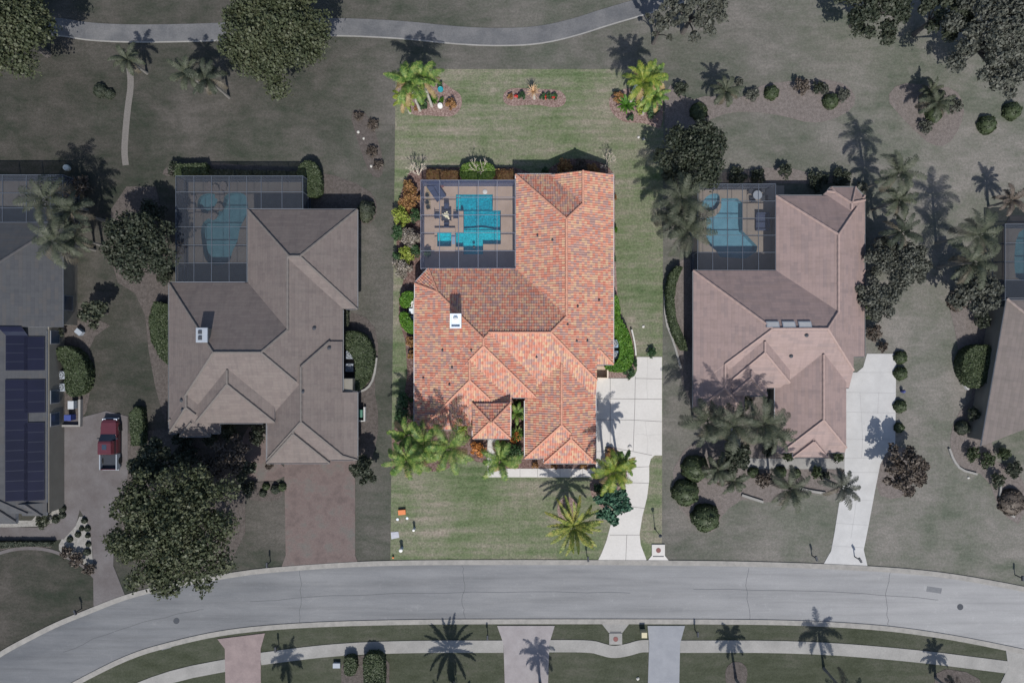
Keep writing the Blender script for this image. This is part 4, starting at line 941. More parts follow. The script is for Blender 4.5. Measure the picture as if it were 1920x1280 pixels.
def bush(px, py, R, H, m, label, group=None, cat='shrub', name='shrub', n=None, leaf=.14, seed=1, k=9, sub=(.34, .5), twigs=None, fill=.3):
    x, y = W(px, py, H*.6); rng = np.random.default_rng(seed+int(px)); n = n or int(700*R*R/(leaf/.14)**2)+160
    P, N, C = blob_points(rng, R, H*1.3, n, k, H*.42, sub, fill=fill); P[:, 2] = np.clip(P[:, 2], .03, None)
    me = quads_mesh(name, P, N, leaf, m, 1.3, .9, seed)
    o = add_obj(name, me, None, (x, y, .04)); tag(o, label, cat, group); return o
def ball(px, py, R, H, m, label, group=None, seed=1, cat='shrub', name='round_shrub', leaf=.13):
    """clipped round shrub: tight leafy dome on a closed core"""
    x, y = W(px, py, H*.6); rng = np.random.default_rng(seed+int(px)); n = int(1100*R*R*(.13/leaf)**2)+200
    d = rng.normal(size=(n, 3)); d /= np.linalg.norm(d, axis=1)[:, None]; d[:, 2] = np.abs(d[:, 2])*1.0-.1*rng.random(n)
    w = 1+.07*np.sin(d[:, 0]*6+px)*np.cos(d[:, 1]*5)+.05*np.sin(d[:, 1]*11); P = d*w[:, None]*np.array([R, R, H])*(.93+.09*rng.random((n, 1)))
    P[:, 2] = np.clip(P[:, 2], .02, None)
    o = add_obj(name, quads_mesh(name, P, d, leaf, m, 1.2, .55, seed), None, (x, y, .04)); tag(o, label, cat, group)
    mb = MB(); mb.lathe([(R*.9, 0), (R*.88, H*.45), (R*.66, H*.74), (R*.3, H*.9), (.01, H*.93)], 14); c = mb.build('core', m, None, smooth=True); c.parent = o; return o
def hedge(poly, H, m, label, group=None, seed=1, leaf=.13, z0=0, rough=.05, name='clipped_hedge', hole=None, dens=150):
    """hedge clipped to an outline: leafy top and sides over a closed core"""
    Q = [W(a, b, H) for a, b in poly]
    if area2(Q) < 0: Q = Q[::-1]
    xs = [p[0] for p in Q]; ys = [p[1] for p in Q]; cx, cy = (min(xs)+max(xs))/2, (min(ys)+max(ys))/2; rng = np.random.default_rng(seed)
    A = abs(area2(Q))/2; P = []; N = []
    while len(P) < A*dens:
        x, y = rng.uniform(min(xs), max(xs)), rng.uniform(min(ys), max(ys))
        if inpoly(x, y, Q): P.append((x-cx, y-cy, H+rough*(math.sin(x*3.1)+math.cos(y*2.7))*.6+rng.normal()*.03)); N.append((0, 0, 1))
    for i in range(len(Q)):
        a, b = Q[i], Q[(i+1) % len(Q)]; L = math.hypot(b[0]-a[0], b[1]-a[1]); nn = ((b[1]-a[1])/L, -(b[0]-a[0])/L) if L > 0 else (0, 1)
        for _ in range(int(L*H*dens*.8)):
            f = rng.random(); z = H*rng.random()**.8; o = .03*rng.normal(); P.append((a[0]+(b[0]-a[0])*f+nn[0]*o-cx, a[1]+(b[1]-a[1])*f+nn[1]*o-cy, max(.03, z))); N.append((nn[0], nn[1], .35))
    ob = add_obj(name, quads_mesh(name, np.array(P), np.array(N, float), leaf, m, 1.2, .6, seed), None, (cx, cy, .03)); tag(ob, label, 'hedge', group)
    mb = MB(); ins = [(cx+(x-cx)*.96-cx, cy+(y-cy)*.96-cy) for x, y in Q]; mb.prism(ins, 0, H*.95); c = mb.build('core', m, None); c.parent = ob; return ob
def bare_tree(px, py, h, R, label, group, seed=1):
    x, y = W(px, py, h*.6); rng = random.Random(seed); mb = MB(); tw = []
    def grow(p, d, L, r, dep):
        q = p+d*L; mid = p+d*L*.5+Vector((rng.uniform(-.06, .06), rng.uniform(-.06, .06), 0))*L; mb.tube([p, mid, q], [r, r*.85, r*.7], 5, cap=False); tw.append(q)
        if dep == 0: return
        for _ in range(3 if dep > 1 else 3):
            nd = (d+Vector((rng.uniform(-1, 1), rng.uniform(-1, 1), rng.uniform(-.25, .45)))*.62).normalized(); grow(q, nd, L*rng.uniform(.6, .82), r*.66, dep-1)
    for i in range(4):
        a = i*1.57+rng.random(); grow(Vector((.06*math.cos(a), .06*math.sin(a), 0)), Vector((math.cos(a)*.45, math.sin(a)*.45, 1)).normalized(), h*.36, .06, 3)
    s = R/max(.1, max(math.hypot(v[0], v[1]) for v in mb.v)); mb.v = [(v[0]*s, v[1]*s, v[2]) for v in mb.v]
    o = mb.build('bare_tree', TWIG, None); o.location = (x, y, .05); tag(o, label, 'tree', group); return o
# palms of the bright lot
PG = 'feathery palms on the bright lot'
for i, (px, py, h, R, m, lab) in enumerate((
    (765, 156, 7.5, 2.3, L_PALM, 'feathery palm in the back left corner of the bright lot, at its very edge'),
    (792, 150, 7.0, 2.1, L_PALM, 'tall feathery palm shading the white trunk at the back left mulch bed'),
    (759, 184, 5.2, 1.4, L_PALMY, 'yellow-green palm lowest of the cluster in the back left corner'),
    (1206, 154, 6.8, 2.2, L_PALMY, 'bright yellow-green palm over the back right mulch bed, beside a grey trunk'),
    (1224, 182, 5.5, 1.6, L_PALM, 'palm with long pale drooping leaves at the back right lot corner'),
    (1222, 146, 6.5, 1.8, L_PALM, 'palm topmost in the back right corner of the bright lot'),
    (842, 838, 7.4, 2.8, L_PALM, 'tall feathery palm in front of the left wing, shading the clay roof, nearest the croton'),
    (796, 832, 6.4, 2.4, L_PALM, 'feathery palm in the middle of the front left cluster, against the clay roof'),
    (762, 862, 7.0, 2.4, L_PALM, 'large feathery palm at the left lot edge of the front cluster'),
    (762, 815, 5.5, 1.9, L_PALM, 'smaller palm at the left corner of the clay roof'),
    (938, 862, 4.2, 2.3, L_PALM, 'feathery palm overhanging the bend of the white walkway'),
    (1150, 884, 6.4, 2.3, L_PALMY, 'bright yellow-green palm between the driveway and the garage walk'),
    (1168, 868, 5.4, 1.5, L_PALM, 'slim green palm leaning over the driveway beside the yellow-green palm'),
    (969, 775, 2.4, 1.25, L_PALM, 'small palm in the narrow court between entry and garage roofs'))):
    palm(px, py, h, R, 'queen', m, lab, PG, seed=i)
palm(1075, 985, 4.4, 3.0, 'date', L_DATE, 'big stout date palm with stiff leaves standing in the front lawn', None, 3)
palm(811, 188, .35, .65, 'sago', L_SAGO, 'small dark green sago palm beside the white pot', 'sago palms', 1, 'sago palm', 'sago_palm')
palm(1174, 197, .5, 1.1, 'sago', L_SAGO, 'deep green sago palm rosette in the back right mulch bed', 'sago palms', 2, 'sago palm', 'sago_palm')
palm(1000, 172, 1.4, 1.0, 'spiky', L_STRAW, 'dry straw-coloured spiky plant at the back middle bed', None, 1, 'spiky plant', 'spiky_plant')
palm(969, 812, .6, .95, 'sago', L_PALM, 'low green fan of leaves in the narrow court by the garage wall', None, 3, 'plant', 'court_plant')
# palms elsewhere
NG = 'palms on the neighbouring lots'
for i, (px, py, h, R, st, m, lab) in enumerate((
    (88, 375, 6.5, 3.0, 'queen', L_PALMD, 'palm overhanging the cage and slate roof at the far left, uppermost'),
    (135, 395, 5.5, 2.2, 'queen', L_PALMD2, 'dark palm right of the far-left pool cage'),
    (105, 452, 6.5, 2.8, 'queen', L_PALMD, 'palm over the upper right corner of the slate roof'),
    (140, 445, 4.5, 2.0, 'queen', L_PALMD, 'lower palm between the slate roof and the round dark tree'),
    (240, 112, 3.5, 1.7, 'queen', L_PALMD, 'thin sparse palm at the top end of the worn path'),
    (352, 138, 5.0, 1.9, 'queen', L_PALMD, 'palm left of the large round tree by the cart path'),
    (388, 148, 5.0, 2.0, 'queen', L_PALMD2, 'palm with a white trunk tucked against the large round tree'),
    (1278, 372, 7.0, 2.9, 'queen', L_PALMD, 'palm left of the angular pool, upper one beside the dark tree'),
    (1290, 432, 7.0, 2.9, 'queen', L_PALMD, 'palm left of the angular pool with a leaf reaching over the water'),
    (1268, 410, 6.0, 2.4, 'queen', L_PALMD2, 'dark palm at the right edge of the bright lawn'),
    (1326, 788, 5.5, 2.7, 'queen', L_PALMD, 'grey-green palm at the lower left corner of the rose roof'),
    (1374, 800, 6.5, 2.8, 'queen', L_PALMD, 'long-leaved palm over the head of the curved front walk'),
    (1432, 795, 7.0, 2.8, 'queen', L_PALMD, 'full palm in the notch of the rose roof beside the garage wing'),
    (1452, 812, 6.0, 2.0, 'queen', L_PALMD, 'low palm against the rose garage roof'),
    (1345, 880, 3.0, 1.8, 'queen', L_PALMD, 'small grey palm above the stone edge, left of the curved walk'),
    (1480, 915, 5.0, 2.4, 'queen', L_PALMD, 'yellowish palm leaning over the right neighbour front lawn'),
    (1578, 912, 4.5, 2.1, 'queen', L_GREYT, 'pale grey palm hanging over the edge of the concrete driveway'),
    (1375, 902, 2.5, 1.6, 'queen', L_PALMD, 'pale low palm in the stone-edged front bed'),
    (1684, 325, 6.5, 2.4, 'queen', L_PALMD, 'uppermost palm of the row right of the rose roof'),
    (1685, 375, 5.5, 1.9, 'queen', L_PALMD, 'second palm from the top in the row right of the rose roof'),
    (1690, 435, 5.0, 2.0, 'queen', L_PALMD2, 'third palm from the top in the row right of the rose roof'),
    (1835, 440, 6.5, 2.8, 'queen', L_PALMD, 'wide palm beside the cropped pool cage at the right'),
    (1825, 492, 5.5, 2.6, 'queen', L_PALMD, 'lower palm beside the cropped pool cage at the right'),
    (1755, 195, 2.6, 1.9, 'queen', L_PALMD, 'taller palm in the top right island bed'),
    (1745, 172, 1.8, 1.4, 'queen', L_PALMD, 'arching palm seedling in the top right island bed'),
    (1360, 172, 3.2, 1.7, 'queen', L_PALMD, 'slim palm above the long bed near the bright lot corner'),
    (1895, 375, 3.2, 1.7, 'queen', L_BROWND, 'brownish palm above the cropped pool cage'),
    (846, 1322, 4.6, 3.0, 'date', L_PALMD2, 'palm below the sidewalk, left of the rose-grey drive'),
    (1408, 1316, 5.2, 1.7, 'queen', L_PALMD, 'slender palm in the round bed below the sidewalk'),
    (1585, 1300, 5.0, 2.4, 'queen', L_PALMD2, 'palm below the sidewalk under the right half of the road'),
    (1790, 1296, 3.0, 1.6, 'queen', L_BROWND, 'brownish palm in the bed at the bottom right corner'),
    (1018, 1318, 4.0, 1.9, 'queen', L_PALMD2, 'palm at the bottom edge beside the rose-grey drive'),
    (522, 1330, 4.0, 2.0, 'queen', L_PALMD2, 'palm at the bottom edge beside the brick drive'))):
    palm(px, py, h, R, st, m, lab, NG, seed=i+20, tr=PALMTR_D)
# trees
tree(522, 72, 6.0, 8.5, L_OAK, 'largest round dense tree, standing across the cart path', n=25000, leaf=.21, k=40, seed=11, sub=(.22, .34), group='big dense trees')
tree(22, 60, 5.6, 8, L_OAK, 'dense tree filling the top left corner', n=20000, leaf=.21, k=32, seed=12, group='big dense trees')
tree(335, 985, 7.6, 9, L_OAK, 'huge spreading tree overhanging the road and the brick lot, front left', n=26000, leaf=.22, k=60, seed=13, sub=(.15, .25), group='big dense trees')
tree(268, 462, 4.2, 6, L_OAKD, 'round dark tree left of the grey-mauve house', n=12000, leaf=.20, k=24, seed=14)
tree(292, 866, 2.6, 5, L_OAKD, 'dark shadowed tree between the red pickup and the huge spreading tree', n=4500, leaf=.26, k=14, seed=15)
tree(1302, 22, 3.6, 7, L_GREYT, 'loose grey open tree at the top, right of the cart path end', n=2600, leaf=.26, k=24, seed=16, sub=(.13, .22))
tree(1240, 50, 2.2, 6, L_GREYT, 'thin open tree near the top right corner of the bright lot', n=900, leaf=.24, k=16, seed=17, sub=(.12, .2))
tree(1640, 8, 4.6, 7, L_OAKD, 'dark tree cut by the top edge, right half', n=9000, leaf=.22, k=26, seed=18, sub=(.16, .26))
tree(1868, 70, 7.0, 9, L_GREYT, 'big open grey tree in the top right corner', n=17000, leaf=.22, k=44, seed=19, sub=(.12, .20))
tree(1765, 25, 3.4, 7, L_OAKD, 'dark brownish tree beside the big open grey tree', n=3600, leaf=.28, k=20, seed=20, sub=(.18, .28))
tree(1296, 292, 3.9, 6, L_OAKD, 'dark bushy tree against the right side of the bright lot', n=12000, leaf=.20, k=26, seed=21)
tree(1264, 330, 1.5, 4.5, L_OAKD, 'smaller dark tree overhanging the right edge of the bright lawn', n=2600, leaf=.24, k=12, seed=22)
tree(1688, 500, 3.1, 5, L_GREYT, 'yellow-green rounded tree right of the rose roof', n=8000, leaf=.18, k=22, seed=23, sub=(.18, .3))
tree(1640, 560, 2.4, 4.5, L_GREYT, 'grey tree hugging the right eave of the rose roof', n=5000, leaf=.18, k=16, seed=24)
tree(1650, 480, 2.2, 4, L_GREYT, 'pale grey tree touching the rose roof, above the hugging tree', n=2600, leaf=.24, k=14, seed=25)
tree(1692, 878, 2.9, 4, L_BROWND, 'brown and green bushy tree beside the concrete driveway', n=3400, leaf=.22, k=20, seed=26, sub=(.18, .3))
tree(1148, 942, 2.3, 3.6, L_BLUEG, 'dark bluish-green tree with round leaves spilling over the bright driveway', n=1900, leaf=.30, k=20, seed=27, sub=(.20, .30), bark=BARK)
tree(1820, 545, 3.2, 4.5, L_GREYT, 'loose grey-green tree left of the cropped cage', n=3600, leaf=.24, k=20, seed=28, sub=(.18, .3))
tree(1376, 855, 1.9, 3, L_OAKD, 'dark green tree beside the bend of the curved front walk', n=2200, leaf=.22, k=12, seed=29)
tree(683, 880, 1.6, 3.2, L_OAKD, 'dark shrubby tree at the lower right corner of the grey-mauve house', n=1900, leaf=.2, k=12, seed=30)
tree(180, 585, 1.7, 3, L_PALMD, 'small leafy tree right of the slate roof corner', n=900, leaf=.28, k=10, seed=31)
tree(436, 850, 2.4, 3, L_BROWND, 'brown twiggy small tree between the spreading tree and the brick walk', n=2400, leaf=.2, k=18, seed=32, sub=(.18, .3))
tree(460, 880, 1.4, 2.2, L_PALMD, 'small light green tree at the end of the brick walk', n=900, leaf=.2, k=9, seed=33)
for i, (px, py, h, R, lab) in enumerate(((780, 320, 2.8, 1.3, 'bare pale-branched tree at the upper left corner of the pool cage'), (897, 315, 3.0, 1.3, 'bare pale-branched tree rising out of the round clipped hedge'), (1141, 303, 2.8, 1.2, 'bare pale-branched tree at the upper right corner of the clay roof'))):
    bare_tree(px, py, h, R, lab, 'bare trees behind the clay-roofed house', seed=i+3)
# hedges
def arc(cx, cy, rx, ry, a0, a1, n=14): return [(cx+rx*math.cos(math.radians(a0+(a1-a0)*i/n)), cy+ry*math.sin(math.radians(a0+(a1-a0)*i/n))) for i in range(n+1)]
hedge(smooth_poly([(862, 330), (864, 312), (874, 305), (895, 303), (916, 305), (928, 314), (927, 330), (912, 335), (876, 335)], 1), 1.2, L_HEDGEM, 'rounded clipped green hedge behind the pool cage, with a bare tree in it', seed=2)
hedge(smooth_poly([(776, 546), (776, 560), (768, 566), (764, 577), (750, 574), (749, 558), (757, 547)], 1), 1.3, L_HEDGE, 'upper of two bright green clipped hedges round the pool equipment', 'hedges round the pool equipment', 3)
hedge(smooth_poly([(748, 586), (764, 585), (768, 598), (776, 604), (776, 626), (762, 622), (750, 608)], 1), 1.3, L_HEDGE, 'lower of two bright green clipped hedges round the pool equipment', 'hedges round the pool equipment', 4)
hedge(smooth_poly([(1148, 553), (1158, 553), (1163, 580), (1163, 598), (1176, 615), (1185, 640), (1189, 668), (1183, 688), (1165, 698), (1140, 695), (1136, 684), (1150, 684), (1162, 672), (1163, 645), (1155, 630), (1148, 625)], 1), 1.4, L_HEDGE, 'long curved bright green hedge right of the clay roof, screening the two air conditioners', seed=5)
hedge(smooth_poly([(645, 622), (668, 620), (690, 632), (702, 665), (695, 705), (675, 730), (655, 735), (668, 700), (664, 670), (645, 650)], 1), 1.3, L_HEDGED, 'clipped hedge curving out from the right side of the grey-mauve house', seed=6)
hedge(smooth_poly([(104, 652), (130, 648), (155, 670), (166, 700), (158, 735), (135, 745), (122, 735), (122, 690), (104, 665)], 1), 1.4, L_HEDGED, 'clipped hedge bulging out beside the solar-panelled slate roof', seed=7)
hedge(smooth_poly([(1842, 645), (1862, 650), (1860, 690), (1845, 725), (1822, 728), (1805, 700), (1804, 672), (1818, 652)], 1), 1.5, L_HEDGED, 'plump egg-shaped hedge left of the brown-rose roof', seed=8)
hedge([(1268, 500), (1280, 500), (1268, 530), (1264, 560), (1268, 600), (1285, 640), (1290, 656), (1278, 655), (1262, 625), (1252, 585), (1250, 545), (1256, 515)], 1.2, L_HEDGED, 'thin crescent hedge curving along the left of the rose-roofed house', seed=9)
hedge([(288, 565), (318, 572), (318, 685), (300, 670), (284, 640), (278, 600)], 1.2, L_HEDGED, 'long green hedge under the left eave of the grey-mauve house', seed=10)
hedge([(242, 775), (254, 762), (265, 768), (268, 800), (268, 835), (246, 835), (244, 800)], 1.0, L_HEDGED, 'tall narrow clipped hedge right of the red pickup', seed=11)
hedge([(328, 308), (385, 306), (390, 326), (328, 328)], 1.2, L_HEDGED, 'squared hedge above the left end of the dark cage', seed=12)
hedge(smooth_poly([(560, 310), (575, 300), (592, 305), (602, 330), (600, 368), (570, 368), (570, 335), (556, 330)], 1), 1.3, L_HEDGED, 'rounded hedge wrapping the upper right corner of the dark cage', seed=13)
hedge([(1622, 565), (1643, 565), (1642, 596), (1622, 597)], 1.1, L_HEDGED, 'small square green hedge at the right eave of the rose roof', seed=14)
hedge(smooth_poly([(645, 1234), (655, 1231), (667, 1234), (668, 1262), (655, 1268), (644, 1262)], 1), 1.0, L_HEDGED, 'oval clipped hedge below the sidewalk, left one of a pair', 'hedges below the sidewalk', 15)
hedge(smooth_poly([(680, 1226), (715, 1226), (721, 1250), (720, 1300), (684, 1300), (682, 1270)], 1), 1.2, L_HEDGED, 'larger clipped hedge below the sidewalk, right one of a pair', 'hedges below the sidewalk', 16)
hedge([(800, 318), (860, 320), (860, 336), (800, 336)], .8, L_BROWN, 'low brown-leaved hedge behind the cage, left of the round hedge', 'low brown hedges behind the cage', 17, rough=.12)
hedge([(929, 318), (962, 318), (966, 336), (929, 336)], .8, L_BROWN, 'low brown-leaved hedge behind the cage, right of the round hedge', 'low brown hedges behind the cage', 18, rough=.12)
hedge([(600, 350), (690, 392), (600, 392)], .9, L_PALMD2, 'dark low hedge above the right wing of the grey-mauve roof', seed=19) if False else None
hedge([(390, 318), (556, 322), (556, 329), (390, 329)], .9, L_PALMD2, 'thin dark hedge line along the top of the dark cage', seed=20)
hedge([(-30, 1016), (100, 1016), (92, 1024), (50, 1023), (-30, 1030)], .6, L_PALMD2, 'low dark hedge along the front walk of the slate-roofed house', seed=21)
hedge([(640, 582), (652, 583), (652, 610), (643, 612)], .7, L_PALMD, 'small patch of low plants in the notch of the grey-mauve roof', seed=22)
# shrubs on the bright lot
SB = 'shrubs on the bright lot'
for i, (px, py, R, H, m, lab) in enumerate((
    (771, 372, 1.15, 1.2, L_BROWN, 'brown croton shrub left of the cage, upper'), (768, 352, .9, 1.1, L_BROWN, 'small brown croton shrub at the cage corner'),
    (762, 388, .9, 1.0, L_BROWN, 'low brown croton above the yellow-green shrub'), (753, 406, 1.15, 1.5, L_YG, 'yellow-green bushy shrub left of the cage'),
    (780, 405, .75, 1.5, L_DARK, 'dark green shrub pressed against the cage wall'), (748, 437, .9, 1.5, L_DARK, 'dark green shrub at the left lot edge beside the grey twiggy shrub'),
    (770, 445, 1.2, 1.6, L_GREY, 'grey twiggy shrub left of the spa end of the cage'), (763, 478, 1.0, 1.4, L_YG, 'light green shrub left of the cage, below the grey twiggy one'),
    (781, 470, .7, 1.4, L_DARK, 'small dark shrub at the lower left of the cage'), (755, 503, 1.2, 1.5, L_GREY, 'grey-green straggly shrub near the lower cage corner'),
    (745, 484, .7, 1.3, L_DARK, 'dark shrub at the lot edge beside the light green one'), (770, 640, .6, .9, L_BROWN, 'brown and green shrub under the left eave, upper'),
    (771, 665, .5, .8, L_BROWN, 'brown shrub under the left eave, lower'), (760, 748, .9, 1.6, L_DARK, 'dark shrub left of the clay roof, above the palms'), (757, 782, 1.1, 1.8, L_DARK, 'dark shrub in the shade of the front left palms'),
    (897, 841, .95, 1.0, L_RUST, 'round rust-leaved croton left of the entry walk'), (966, 817, .75, .9, L_RUST, 'rust-leaved croton in the court beside the entry roof'),
    (940, 828, .6, .8, L_BROWN, 'brown shrub right of the entry walk'), (868, 806, .7, .8, L_YG, 'pale green plant in the notch left of the entry roof'), (950, 848, 1.2, 1.2, L_DARK, 'green shrub under the walkway palm'),
    (968, 848, 1.0, 1.1, L_DARK, 'dark green bush left of the garage wing corner'), (971, 757, .5, 1.2, L_DARK, 'dark leafy plant at the top of the narrow court'),
    (1004, 871, .45, .5, L_BROWN, 'small brown shrub in front of the garage, left'), (1040, 873, .45, .5, L_BROWN, 'small brown shrub in front of the garage, middle'), (1095, 873, .5, .5, L_BROWN, 'small brown shrub in front of the garage, right'),
    (1145, 850, .6, .8, L_BROWN, 'brown low shrub at the top of the driveway bed'), (1122, 915, .6, .7, L_DARK, 'dark low shrub left of the round-leaved tree'),
    (1222, 661, .55, .5, L_DARK, 'low rounded shrub at the top right of the driveway'), (1180, 697, .75, .5, L_DARK, 'low green ground shrub at the foot of the curved hedge'), (1188, 680, .5, .5, L_DARK, 'low shrub between the curved hedge and the driveway'),
    (1152, 430, .45, .8, L_HEDGE, 'small bright green shrub at the right eave, upper'), (1152, 370, .35, .6, L_BROWN, 'tiny brown shrub at the right eave near the top'), (1151, 485, .35, .6, L_DARK, 'tiny dark shrub at the right eave, lower'),
    (1058, 312, .9, 1.0, L_BROWN, 'brown shrub behind the clay roof ridge, in its shade'), (1090, 312, .9, .9, L_BROWND, 'greyish low shrub behind the clay roof gable'), (1112, 318, .8, .9, L_BROWN, 'reddish-brown shrub beside the upper right bare tree'), (1022, 322, .5, .6, L_DARK, 'dark small shrub behind the clay roof'),
    (847, 195, .65, .9, L_BROWN, 'round brown shrub at the right end of the back left bed'), (829, 188, .3, .4, L_HEDGE, 'small green plant between the white pot and the teal pot'), (826, 160, .3, .5, L_DARK, 'dark tuft behind the teal pot'), (798, 200, .35, .5, L_DARK, 'small dark plant below the sago palm'),
    (781, 204, .3, .4, L_BROWN, 'pair of small brown plants in the back left bed'), (958, 182, .4, .5, L_BROWN, 'small brown plant at the left end of the back middle bed'), (979, 182, .5, .6, L_DARK, 'dark round plant left in the back middle bed'),
    (1018, 182, .4, .5, L_DARK, 'dark plant just left of the red flowers, back middle bed'), (1029, 181, .4, .5, L_DARK, 'dark plant between two red flower clumps, back middle bed'), (1040, 182, .45, .5, L_DARK, 'dark plant at the right of the back middle bed'),
    (1158, 182, .7, .9, L_BROWN, 'brown shrub left of the sago palm in the back right bed'), (1183, 222, .45, .5, L_DARK, 'small dark plant at the bottom of the back right bed'), (1205, 200, .9, 1.0, L_YG, 'light green plant under the back right palms'), (1222, 205, .9, 1.0, L_DARK, 'green plant under the back right palms, outermost'),
    (790, 192, .7, 1.2, L_DARK, 'green plant under the back left palms'), (1136, 934, .8, 1.0, L_BLUEG, 'bluish green shrub at the foot of the round-leaved tree'))):
    bush(px, py, R, H, m, lab, SB, seed=i, leaf=.13 if R > .5 else .10, k=8 if R > .5 else 5)
for i, (px, py, lab) in enumerate(((968, 182, 'red flowers between two plants at the left of the back middle bed'), (1022, 183, 'red flowers left of centre-right in the back middle bed'), (1038, 184, 'red flowers at the right of the back middle bed'))):
    bush(px, py, .24, .5, L_RED, lab, 'red flowers in the back middle bed', cat='flowers', name='flower_clump', n=70, leaf=.10, seed=i, k=4)
# shrubs on the other lots
for i, (px, py, R, H, m, lab) in enumerate((
    (1306, 880, 1.5, 1.7, L_HEDGED, 'uppermost of three big round bushes at the left of the rose-roofed lot'), (1288, 925, 1.5, 1.7, L_HEDGED, 'middle of three big round bushes at the left of the rose-roofed lot'), (1326, 973, 1.55, 1.8, L_HEDGED, 'lowest of three big round bushes at the left of the rose-roofed lot'))):
    ball(px, py, R, H, m, lab, 'big round bushes', i, leaf=.15)
OG = 'round shrubs on the neighbouring lots'
for i, (px, py, R, H, m, lab) in enumerate((
    (1691, 670, .72, .8, L_HEDGED, 'top round shrub of the row along the concrete driveway'), (1691, 700, .75, .8, L_HEDGED, 'second round shrub of the row along the concrete driveway'), (1690, 762, .72, .8, L_HEDGED, 'third round shrub of the row along the concrete driveway'), (1688, 802, .55, .7, L_HEDGED, 'lowest and smallest round shrub of the row along the concrete driveway'),
    (1449, 172, .8, 1.0, L_HEDGED, 'round green shrub in the long bed, nearer the bright lot'), (1560, 188, .85, 1.0, L_HEDGED, 'round green shrub near the right end of the long bed'), (1312, 207, 1.0, 1.0, L_HEDGED, 'green shrub at the left end of the long bed'),
    (1855, 232, 1.0, 1.1, L_HEDGED, 'round green shrub right of the top right island bed'), (1902, 206, 1.0, 1.1, L_HEDGED, 'round green shrub at the right edge, above the brown-rose house'), (1755, 212, .9, 1.0, L_HEDGED, 'leafy green shrub in the middle of the top right island bed'),
    (185, 168, .75, .9, L_PALMD2, 'dark shrub left of the worn path'), (203, 175, .55, .7, L_PALMD2, 'smaller dark shrub left of the worn path'),
    (685, 390, .95, 1.6, L_PALMD2, 'dark round shrub above the right wing of the grey-mauve roof'), (684, 402, .8, 1.2, L_PALMD, 'green shrub below the dark one at the grey-mauve roof corner'), (1648, 290, .01, .01, L_PALMD2, ''),
    (157, 976, .32, .45, L_PALMD2, 'top dark ball of the stone bed by the paver driveway'), (152, 991, .25, .35, L_PALMD2, 'small dark ball second from top, stone bed'), (163, 991, .32, .4, L_PALMD2, 'dark ball right of second from top, stone bed'),
    (145, 1002, .30, .4, L_PALMD2, 'dark ball on the left diagonal, stone bed'), (164, 1004, .26, .35, L_PALMD2, 'small dark ball on the right line, stone bed'), (130, 1011, .32, .4, L_PALMD2, 'leftmost dark ball of the stone bed'),
    (165, 1020, .28, .35, L_PALMD2, 'dark ball low on the right line, stone bed'), (162, 1035, .38, .45, L_PALMD2, 'lowest dark ball of the stone bed'), (103, 974, .42, .5, L_PALMD2, 'dark ball at the lower corner of the slate roof'), (115, 966, .36, .5, L_PALMD2, 'dark ball right of the slate roof corner ball'), (116, 954, .36, .5, L_PALMD2, 'dark ball uppermost at the slate roof corner'),
    (1414, 886, .6, .7, L_HEDGED, 'small ball shrub below the curved walk, left'), (1465, 885, .65, .7, L_HEDGED, 'small ball shrub below the curved walk, middle'), (1494, 888, .55, .6, L_HEDGED, 'small ball shrub below the curved walk, right'),
    (1798, 566, 1.0, 1.0, L_BROWND, 'brown round shrub right of the rose-roofed lot lawn'), (1902, 942, 1.5, 1.1, L_BROWND, 'big brown dome shrub at the right edge, lower'), (1808, 802, .8, 1.0, L_PALMD2, 'dark shrub at the lower left wall of the brown-rose house'),
    (528, 913, .45, .6, L_HEDGED, 'green ball shrub right end beside the brick driveway'), (515, 918, .5, .8, L_PALMD2, 'dark ball shrub beside the brick driveway'), (492, 925, .4, .5, L_PALMD2, 'small dark ball shrub below the brick walk'), (498, 912, .4, .5, L_HEDGED, 'light green ball shrub below the brick walk'))):
    if lab: ball(px, py, R, H, m, lab, OG, i, leaf=.12)
OS = 'loose shrubs on the neighbouring lots'
